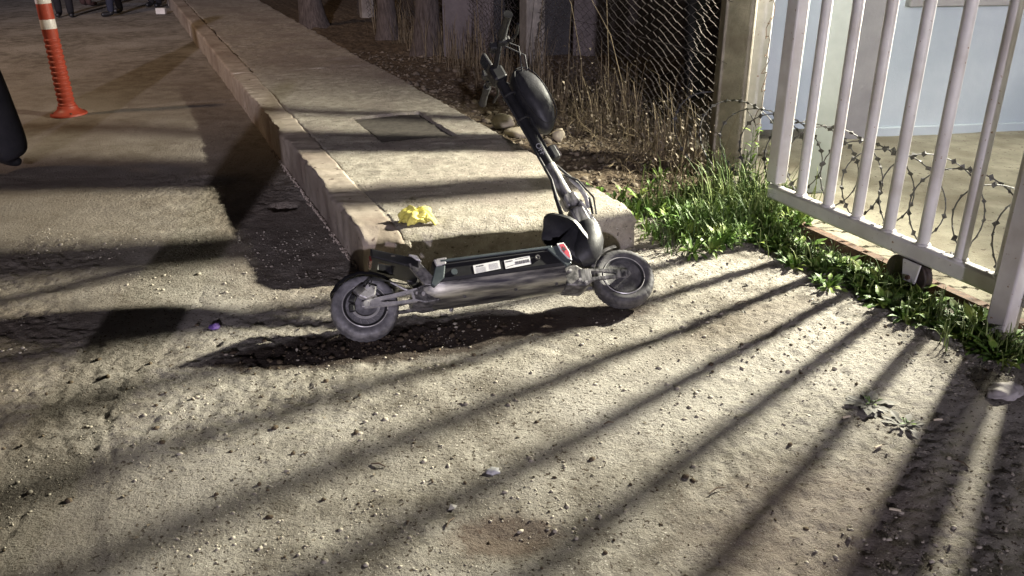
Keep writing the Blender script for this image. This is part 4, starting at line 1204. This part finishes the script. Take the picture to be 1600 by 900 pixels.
person((-3.58, 5.58, 0.0), rad(82), 'person in wide black trousers, leg cut off by the left photo edge', (M['shoe'], M['darkcloth'], M['darkcloth'], M['skin']),
       stand(0.20, 0.06, fat=2.3, foot=0.06), None)
person((-7.30, 14.75, 0.0), rad(20), 'person in dark trousers standing just right of the orange post', (M['shoe'], M['darkcloth'], M['darkcloth'], M['skin']), stand(0.04, 0.0))
person((-7.75, 16.5, 0.0), rad(160), 'person in brown trousers standing farther back behind the orange post', (M['maroon'], M['maroon'], M['darkcloth'], M['skin']), stand(0.02, 0.0))
person((-6.60, 15.05, 0.0), rad(-60), 'person in navy trousers with feet apart, middle of the far group', (M['shoe'], M['navy'], M['darkcloth'], M['skin']), stand(0.10, 0.22))
person((-6.45, 16.4, 0.0), rad(-10), 'person in black trousers standing farthest right of the group', (M['shoe'], M['darkcloth'], M['navy'], M['skin']), stand(0.03, 0.0))
person((-1.31, 0.30, 0.0), rad(180), 'person in dark clothes standing left of the camera, casting the shadow across the kerb', (M['shoe'], M['darkcloth'], M['darkcloth'], M['skin']), stand(0.0, -0.10, fat=1.6, tuck=0.07))

# ---------------------------------------------------------------- gravel, litter and plants
nr = np.random.RandomState(12)


def pebble_cloud(name, pos, sizes, m, label, cat, seed=1, flat=0.6):
    rs_ = np.random.RandomState(seed)
    b = bmesh.new(); bmesh.ops.create_icosphere(b, subdivisions=1, radius=1.0)
    bv = np.array([v.co[:] for v in b.verts]); bf = np.array([[v.index for v in f.verts] for f in b.faces]); b.free()
    n = len(pos); nv = len(bv)
    sc = sizes[:, None] * (0.6 + 0.8 * rs_.rand(n, 3)); sc[:, 2] *= flat
    a = rs_.rand(n) * 6.28
    j = 1 + 0.5 * (rs_.rand(n, nv, 1) - 0.5)
    v = bv[None] * j * sc[:, None, :]
    x = v[..., 0] * np.cos(a)[:, None] - v[..., 1] * np.sin(a)[:, None]; y = v[..., 0] * np.sin(a)[:, None] + v[..., 1] * np.cos(a)[:, None]
    co = np.stack([x, y, v[..., 2]], -1) + pos[:, None, :]
    f = (bf[None] + (np.arange(n) * nv)[:, None, None]).reshape(-1, 3)
    me = bpy.data.meshes.new(name)
    me.vertices.add(n * nv); me.vertices.foreach_set('co', co.ravel())
    me.loops.add(f.size); me.loops.foreach_set('vertex_index', f.ravel())
    me.polygons.add(len(f)); me.polygons.foreach_set('loop_start', np.arange(0, f.size, 3)); me.polygons.foreach_set('loop_total', np.full(len(f), 3))
    me.update(calc_edges=True)
    return tag(link_mesh(name, me, m), label, cat, kind='stuff')


n = 16000
px_ = nr.uniform(-2.6, 2.2, n); py_ = 1.5 + 3.0 * nr.rand(n) ** 1.3
dens = vn(px_, py_, 0.45, 15) + vn(px_, py_, 0.14, 16) * .7
ok = dens > -0.02
px_, py_ = px_[ok], py_[ok]
pv_ = (px_ + .704) * CU + (py_ - 3.82) * SU; pu_ = -(px_ + .704) * SU + (py_ - 3.82) * CU
ok = ~((pv_ > -0.01) & (pu_ > -0.2)) & (pv_ < 2.25)
px_, py_ = px_[ok], py_[ok]
sz = 0.0021 * np.exp(nr.gumbel(0, 0.38, len(px_))); sz = np.clip(sz, 0.0013, 0.009)
pebble_cloud('gravel', np.stack([px_, py_, ground_h(px_, py_) + sz * .2], -1), sz, M['stone'], 'fine pale gravel scattered over the packed ground', 'gravel')
n = 850
px_ = nr.uniform(-2.2, 2.0, n); py_ = nr.uniform(1.6, 3.3, n); sz = np.clip(0.0024 * np.exp(nr.gumbel(0, .42, n)), 0.0016, 0.010)
pv_ = (px_ + .704) * CU + (py_ - 3.82) * SU
px_, py_, sz = px_[pv_ < 2.2], py_[pv_ < 2.2], sz[pv_ < 2.2]
pebble_cloud('soil_crumbs', np.stack([px_, py_, ground_h(px_, py_) + sz * .2], -1), sz, M['soil'], 'dark crumbs of soil scattered over the ground', 'soil crumbs', 4, 0.75)
n = 420
px_ = nr.normal(-0.45, 0.36, n); py_ = 3.15 + 0.28 * (px_ + .45) + nr.normal(0, 0.05, n); sz = np.clip(0.0026 * np.exp(nr.gumbel(0, .45, n)), 0.002, 0.013)
pebble_cloud('loose_clods', np.stack([px_, py_, ground_h(px_, py_) + sz * .2], -1), sz, M['soil'], 'dark loose clods of earth under and left of the scooter', 'earth clods', 8, 0.75)
n = 3800
sv_ = 1.38 + 2.2 * nr.rand(n); su_ = -0.3 + 6.5 * nr.rand(n) ** 1.4
ok = ~((sv_ > 2.2) & (su_ < 0.7)); sv_, su_ = sv_[ok], su_[ok]
sz = np.clip(0.006 * np.exp(nr.gumbel(0, .5, len(sv_))), 0.003, 0.035)
pebble_cloud('soil_stones', np.stack([-0.704 + sv_ * CU - su_ * SU, 3.82 + sv_ * SU + su_ * CU, soil_h(sv_, su_) - 0.07 * smooth01((0.15 - su_) / 0.5) + sz * .25], -1), sz, M['clod'],
             'stones and clods lying on the soil strip by the fence', 'stones', 6)


def leaf_cloud(name, pos, sizes, m, label, cat, seed=2, up=0.35, kind='stuff'):
    """small curled two-panel leaves lying about"""
    rs_ = random.Random(seed); mb_ = MB()
    for p, s_ in zip(pos, sizes):
        p = Vector(p); a = rs_.uniform(0, 6.28)
        d = Vector((math.cos(a), math.sin(a), rs_.uniform(-up, up))); n_ = Vector((-math.sin(a), math.cos(a), rs_.uniform(-.4, .4)))
        w_ = s_ * rs_.uniform(.2, .5); c = Vector((0, 0, s_ * rs_.uniform(0.1, .35)))
        mb_.add([p, p + d * s_ * .5 + n_ * w_ + c, p + d * s_, p + d * s_ * .5 - n_ * w_ + c * .7, p + d * s_ * .5 + c * .2], [(0, 1, 4), (1, 2, 4), (2, 3, 4), (3, 0, 4)])
    return tag(mb_.build(name, m, fixn=False), label, cat, kind=kind)


n = 2600
sv_ = 1.42 + 1.5 * nr.rand(n); su_ = -0.1 + 6 * nr.rand(n) ** 1.5
ok = ~((sv_ > 2.2) & (su_ < 0.75)); sv_, su_ = sv_[ok], su_[ok]
leaf_cloud('leaf_litter', np.stack([-0.704 + sv_ * CU - su_ * SU, 3.82 + sv_ * SU + su_ * CU, soil_h(sv_, su_) + 0.006], -1), 0.012 + 0.035 * nr.rand(len(sv_)), M['litter'],
           'dry leaf litter covering the soil beside the pavement', 'leaf litter')
n = 420
gv_ = 2.22 - np.abs(nr.normal(0, 0.32, n)); gu_ = nr.uniform(-2.0, 0.2, n)
gxx = -0.704 + gv_ * CU - gu_ * SU; gyy = 3.82 + gv_ * SU + gu_ * CU
leaf_cloud('leaf_scraps', np.stack([gxx, gyy, ground_h(gxx, gyy) + 0.004], -1), 0.008 + 0.022 * nr.rand(n), M['driedleaf'], 'dry leaf scraps strewn in front of the weeds', 'leaf scraps', 9)


n = 900
cx_ = nr.uniform(-1.6, 1.7, n); cy_ = 1.6 + 2.2 * nr.rand(n)
ok = ((cx_ + .704) * CU + (cy_ - 3.82) * SU < 2.1) & ~(((cx_ + .704) * CU + (cy_ - 3.82) * SU > -.05) & (-(cx_ + .704) * SU + (cy_ - 3.82) * CU > -.2))
cx_, cy_ = cx_[ok], cy_[ok]
leaf_cloud('wood_chips', np.stack([cx_, cy_, ground_h(cx_, cy_) + 0.001], -1), 0.005 + 0.012 * nr.rand(len(cx_)) ** 2, M['litter'], 'tiny chips and dry scraps scattered over the ground', 'chips', 19, 0.25)


def blades(mb_, base, n, r, h0, h1, w_, R_, lean=0.5, bias=(0, 0)):
    for _ in range(n):
        a = R_.uniform(0, 6.28); q = R_.random() ** .5 * r
        p = Vector(base) + Vector((math.cos(a) * q, math.sin(a) * q, 0))
        h = R_.uniform(h0, h1); b = R_.uniform(0, 6.28); ln = R_.uniform(.1, lean) * h
        d = Vector((math.cos(b) * ln + bias[0] * h, math.sin(b) * ln + bias[1] * h, 0)); sd = Vector((-math.sin(b), math.cos(b), 0)) * w_ * R_.uniform(.6, 1.3)
        m1 = p + d * .25 + Vector((0, 0, h * .5)); m2 = p + d * .62 + Vector((0, 0, h * .85)); t = p + d * 1.1 + Vector((0, 0, h * R_.uniform(.8, 1.05)))
        mb_.add([p - sd, p + sd, m1 + sd * .9, m1 - sd * .9, m2 + sd * .6, m2 - sd * .6, t], [(0, 1, 2, 3), (3, 2, 4, 5), (5, 4, 6)])


def rosette(mb_, base, n, r, h, R_):
    """toothed upright-spreading leaves of a low weed"""
    for k in range(n):
        a = k * 2.399 + R_.uniform(-.4, .4); q = R_.uniform(0, .35) * r
        p = Vector(base) + Vector((math.cos(a) * q, math.sin(a) * q, 0))
        L_ = r * R_.uniform(.6, 1.15); el = R_.uniform(.25, 1.25); w_ = L_ * R_.uniform(.13, .24)
        d = Vector((math.cos(a), math.sin(a), 0)); sd = Vector((-math.sin(a), math.cos(a), 0))
        spine = []
        for i in range(6):
            s_ = i / 5
            spine.append(p + d * L_ * s_ * math.cos(el * (1 - s_ * .5)) + Vector((0, 0, h * (math.sin(el) * s_ - .55 * s_ * s_ * (1.2 - el * .6)))))
        wd = [0.25, .75, .5, 1.0, .6, 0.0]
        vs_ = []
        for i, (c, q_) in enumerate(zip(spine, wd)):
            vs_ += [c - sd * w_ * q_ + Vector((0, 0, .18 * w_ * q_)), c, c + sd * w_ * q_ + Vector((0, 0, .18 * w_ * q_))]
        fs_ = []
        for i in range(5):
            fs_ += [(i * 3, i * 3 + 1, i * 3 + 4, i * 3 + 3), (i * 3 + 1, i * 3 + 2, i * 3 + 5, i * 3 + 4)]
        mb_.add(vs_, fs_)


R_ = random.Random(42)
# row of low weeds along the track
spots = []
for k in range(28):
    u = 0.02 - k * 0.072 + R_.uniform(-.02, .02)
    spots.append((2.19 - abs(R_.gauss(0, .05)), u, R_.uniform(.07, .125) * (0.7 if 8 < k < 12 else 1), R_.randint(18, 28)))
for k in range(24):
    u = -0.25 - k * 0.068
    spots.append((2.05 - abs(R_.gauss(0, .07)), u, R_.uniform(.055, .11) * (0.75 if k < 12 else 1.0), R_.randint(16, 26)))
for v, u, r, nleaf in spots:
    p = P(v, u); z = gh(p.x, p.y)
    rt = empty('weed_plant', (p.x, p.y, z), 0, 'low green weed with toothed leaves in the row along the gate track', 'weed', 'weeds growing along the gate track')
    mb_ = MB(); rosette(mb_, (0, 0, 0.0), nleaf, r, r * 1.05, R_)
    o = mb_.build('foliage', M['weed'], rt, fixn=False); o['kind'] = 'stuff'
    MB().tube([(0, 0, -0.01), (0.004, 0.002, r * .25), (0.0, 0.006, r * .5)], [0.004, 0.003, 0.002], 5).build('stalk', M['grass'], rt)
# bushy green grass where fence and gate meet
mb_ = MB()
for _ in range(210):
    u = R_.gauss(-0.08, 0.22); v = R_.gauss(2.0, 0.24)
    if v < 1.48 or v > 2.75 or u < -0.42 or (v > 2.35 and u < 0.05): continue
    p = P(v, u, max(soil_h(np.array([v]), np.array([u]))[0] if u > -.2 else 0, 0) * .6)
    blades(mb_, p, 7, 0.05, 0.05, R_.choice((.10, .14, .21)), 0.0030, R_, 1.1)
for _ in range(60):
    u = R_.gauss(0.06, 0.16); v = R_.gauss(2.28, 0.15)
    if v < 1.6 or v > 2.7 or u < -0.25: continue
    blades(mb_, P(v, u, 0.02), 6, 0.05, 0.16, R_.choice((.22, .30, .40)), 0.0024, R_, 0.6)
for _ in range(150):
    u = R_.uniform(-1.9, 0.1); v = 2.22 - abs(R_.gauss(0, .07))
    p = P(v, u); p.z = gh(p.x, p.y); blades(mb_, p, 5, 0.03, 0.03, 0.10, 0.0026, R_, 0.9)
mw = MB()
for _ in range(75):
    u = R_.gauss(0.05, 0.17); v = R_.gauss(2.18, 0.16)
    if v < 1.6 or v > 2.7 or u < -0.30: continue
    blades(mw, P(v, u, 0.02), 6, 0.05, 0.10, R_.choice((.16, .22, .32)), 0.0034, R_, 0.8)
for _ in range(90):
    u = R_.uniform(-1.9, 0.0); v = 2.15 - abs(R_.gauss(0, .10))
    p = P(v, u); p.z = gh(p.x, p.y); blades(mw, p, 4, 0.03, 0.04, 0.12, 0.003, R_, 0.9)
tag(mw.build('wispy_grass', M['wisp'], fixn=False), 'taller wispy yellow-green grass among the weeds by the posts', 'grass', kind='stuff')
tag(mb_.build('grass', M['grass'], fixn=False), 'green grass growing where the fence meets the gate', 'grass', kind='stuff')
mb_ = MB()
for _ in range(190):
    u = R_.gauss(-0.05, 0.24); v = R_.gauss(1.98, 0.26)
    if v < 1.45 or u < -0.46 or v > 2.6: continue
    p = P(v, u, 0.0); p.z = 0.02
    rosette(mb_, p, 12, R_.uniform(.04, .085), R_.uniform(.08, .16), R_)
tag(mb_.build('ground_cover', M['weed'], fixn=False), 'leafy green ground cover among the grass by the gate end', 'ground cover', kind='stuff')
# taller leafy stems in front of the posts
for k, (v, u, h) in enumerate(((2.42, 0.02, 0.36), (2.35, 0.20, 0.30), (2.52, 0.38, 0.38))):
    p = P(v, u, 0.02)
    rt = empty('leafy_stem', p, R_.uniform(0, 6), ('tall yellow-green leafy stem in front of the gate end bar', 'shorter leafy stem left of the gate end bar', 'leafy stem at the foot of the grey guide post')[k], 'plant')
    MB().tube([(0, 0, 0), (0.012, 0.0, h * .5), (0.02, 0.01, h)], [0.004, 0.003, 0.0015], 6).build('stalk', M['grass'], rt)
    mb_ = MB()
    for i in range(9):
        rosette(mb_, (0.012 + .008 * i / 9, 0, h * (0.25 + .75 * i / 9)), 3, 0.055, 0.06, R_)
    o = mb_.build('foliage', M['weed'], rt, fixn=False); o['kind'] = 'stuff'
# dry grass and tangled stalks along the fence
mb_ = MB()
for _ in range(240):
    u = 0.7 + 7.5 * R_.random() ** 1.2; v = R_.gauss(2.42, 0.2)
    if v < 2.0: continue
    s_ = float(soil_h(np.array([v]), np.array([u]))[0])
    blades(mb_, P(v, u, s_), 7, 0.07, 0.10, R_.choice((0.3, 0.45, 0.7)), 0.0028, R_, 0.55)
for _ in range(420):
    u = R_.uniform(0.35, 2.4); v = R_.gauss(2.2, 0.2)
    if v < 1.75 or (v > 2.4 and u < .7): continue
    s_ = float(soil_h(np.array([v]), np.array([u]))[0])
    p = P(v, u, s_); pp = [p]
    d = Vector((R_.gauss(0, .4), R_.gauss(0, .4), 1)).normalized()
    for i in range(6):
        d = (d + Vector((R_.gauss(0, .5), R_.gauss(0, .5), R_.gauss(0.02, .35)))).normalized(); pp.append(pp[-1] + d * R_.uniform(.02, .055))
    mb_.tube(pp, [0.002] * 6 + [0.001], 3, cap=False)
tag(mb_.build('dry_grass', M['straw'], fixn=False), 'dry straw-coloured grass tangled along the foot of the fence', 'dry grass', kind='stuff')
lc = []
for _ in range(1500):
    u = R_.uniform(0.45, 2.2); v = R_.gauss(2.3, 0.22)
    if v < 1.8 or (v > 2.5 and u < .75): continue
    lc.append(P(v, u, float(soil_h(np.array([v]), np.array([u]))[0]) + abs(R_.gauss(0, .2))))
leaf_cloud('withered_leaves', lc, [R_.uniform(.01, .028) for _ in lc], M['litter'], 'withered curled leaves hanging in the dry weeds by the fence', 'withered leaves', 5, 1.2)
for k, (v, u, h, dx) in enumerate(((2.35, 2.2, 1.15, -.25), (2.40, 2.6, 1.3, .05), (2.45, 2.0, 1.25, -.10), (2.30, 3.0, 1.2, .12), (2.38, 1.6, 1.0, -.3), (2.36, 3.9, 1.25, .03), (2.42, 4.6, 1.3, -.08))):
    s_ = float(soil_h(np.array([v]), np.array([u]))[0])
    o = MB().tube([(0, 0, 0), (dx * .15, 0.02, h * .4), (dx * .5, 0.0, h * .75), (dx, 0.03, h)], [0.0042, 0.0034, 0.0026, 0.0012], 5).build('dry_stalk', M['straw'], smooth=True)
    o.location = P(v, u, s_)
    tag(o, ('dry stalk leaning left, third tallest from the concrete fence post', 'upright dry stalk just beyond the left-leaning one by the fence', 'dry stalk in front of the dark slit window, leaning slightly left', 'dry stalk leaning right before the dark doorway', 'strongly left-leaning dry stalk nearest the concrete fence post', 'upright dry stalk before the dark doorway, near the handlebar', 'dry stalk farthest up the fence, left of the handlebar')[k], 'stalk', 'tall dry stalks by the fence')


# ---------------------------------------------------------------- rocks and small litter
def rock(loc, r, sc, seed, label):
    b = bmesh.new(); bmesh.ops.create_icosphere(b, subdivisions=3, radius=1); R2 = random.Random(seed)
    ns = [(Vector((R2.gauss(0, 1), R2.gauss(0, 1), R2.gauss(0, 1))).normalized(), R2.uniform(.45, .85)) for _ in range(13)]
    for v in b.verts:
        p = v.co.copy()
        for n_, d_ in ns:
            e = p.dot(n_)
            if e > d_: p -= n_ * (e - d_) * .85
        v.co = Vector((p.x * sc[0], p.y * sc[1], p.z * sc[2])) * r * (1 + R2.uniform(-.02, .02))
    me = bpy.data.meshes.new('rock'); b.to_mesh(me); b.free()
    o_ = link_mesh('rock', me, M['rock'], None, True, loc=loc)
    return tag(o_, label, 'rock')


rock((-0.06, 6.35, 0.17), 0.085, (1.1, .8, .8), 1, 'rounded pale rock at the pavement edge left of the stem')
rock((0.08, 6.10, 0.14), 0.10, (1.6, .7, .5), 2, 'long flat pale rock lying behind the scooter stem')
rock((0.33, 5.98, 0.16), 0.055, (.9, .8, 1.0), 3, 'pale rock showing just right of the black bag')


def on_ground(x, y, dz=0.0): return (x, y, gh(x, y) + dz)


crumple('grey_rag', on_ground(1.77, 2.70, 0.012), 0.062, 0.45, M['rag'], 9, 'crumpled grey rag on the ground below the weeds at right', 'rag', 6, 4, (1.2, .8, 1), .4)
crumple('plastic_film', on_ground(-0.06, 2.24, 0.004), 0.021, 0.5, M['film'], 13, 'crumpled scrap of clear grey plastic on the bare ground', 'litter', 6, 3, (1.2, .9, 1))
crumple('violet_wrapper', on_ground(-1.25, 3.27, 0.008), 0.026, 0.5, M['violet'], 14, 'small violet wrapper lying left of the rear wheel', 'litter', 5, 3)
for k, (x, y, lab) in enumerate(((1.26, 2.64, 'withered grey-leaved plant flat on the ground between the bar shadows'), (1.33, 2.505, 'smaller withered plant beside the grey-leaved one'))):
    rt = empty('withered_plant', on_ground(x, y, 0.003), 0, lab, 'plant')
    mb_ = MB(); rosette(mb_, (0, 0, 0), 26 if k == 0 else 16, 0.085 - .02 * k, 0.025, R_)
    o = mb_.build('dead_leaves', M['driedleaf'], rt, fixn=False); o['kind'] = 'stuff'
    mb_ = MB(); rosette(mb_, (0.01, 0.0, 0.006), 7, 0.03, 0.03, R_); mb_.build('green_shoot', M['weed'], rt, fixn=False)
lit = MB().add([(0, 0, 0), (.02, .004, .003), (.026, .02, .002), (.006, .022, .007), (.013, .012, .006)], [(0, 1, 4), (1, 2, 4), (2, 3, 4), (3, 0, 4)]).build('paper_scrap', M['paper'])
lit.location = on_ground(-0.185, 2.04, .003); tag(lit, 'torn white paper scrap above a pale twig near the bottom edge', 'litter')
tags = [(1.15, 2.55, 0.3, 'butt', 'cigarette butt in the sunlit-looking patch left of the withered plants'), (1.455, 2.53, 0.1, 'butt', 'cigarette butt inside the thin bar shadow right of the withered plants'),
        (1.19, 2.37, .5, 'butt', 'cigarette butt below the withered plants'), (1.12, 2.06, -.3, 'butt', 'cigarette butt near the bottom between two wide shadows')]
tags[0] = (1.15, 2.55, 0.3, 'butt', 'cigarette butt in the lit patch left of the withered plants')
for x, y, a, k, lab in tags:
    o = MB().tube([(-.016, 0, 0.004), (0.004, .001, .004), (.016, 0, .004)], [.0038, .004, .0035], 8).build('cigarette_butt', M['butt'], smooth=True)
    o.location = on_ground(x, y, .002); o.rotation_euler = (0, 0, a); tag(o, lab, 'cigarette butt')
for x, y, a, l, lab in ((-0.175, 1.985, 1.1, .045, 'pale twig under the torn paper scrap'), (0.33, 2.52, .3, .035, 'small pale twig on smooth ground between two bar shadows'), (1.02, 3.5, .4, .07, 'dead twig in the leaf scraps right of the front wheel'),
                        (1.42, 2.28, -1.0, .05, 'short dark twig in the lit gap between the wide shadows'), (-0.42, 2.27, -.3, .05, 'thin twig near the plastic scrap'), (0.62, 2.15, .5, .06, 'dark twig left of the wide post shadow')):
    o = MB().tube([(-l / 2, 0, 0.004), (0, l * .08, .009), (l / 2, 0, .004)], [.002, .0032, .0018], 6).build('twig', M['twig'], smooth=True)
    o.location = on_ground(x, y, .001); o.rotation_euler = (0, 0, a); tag(o, lab, 'twig')
o = MB().box((0, 0, .05), (.16, .1, .1)).build('white_block', M['paper'], bevel=.012); o.location = (-5.9, 15.2, 0); tag(o, 'small white block at the kerb foot beside the people', 'block')
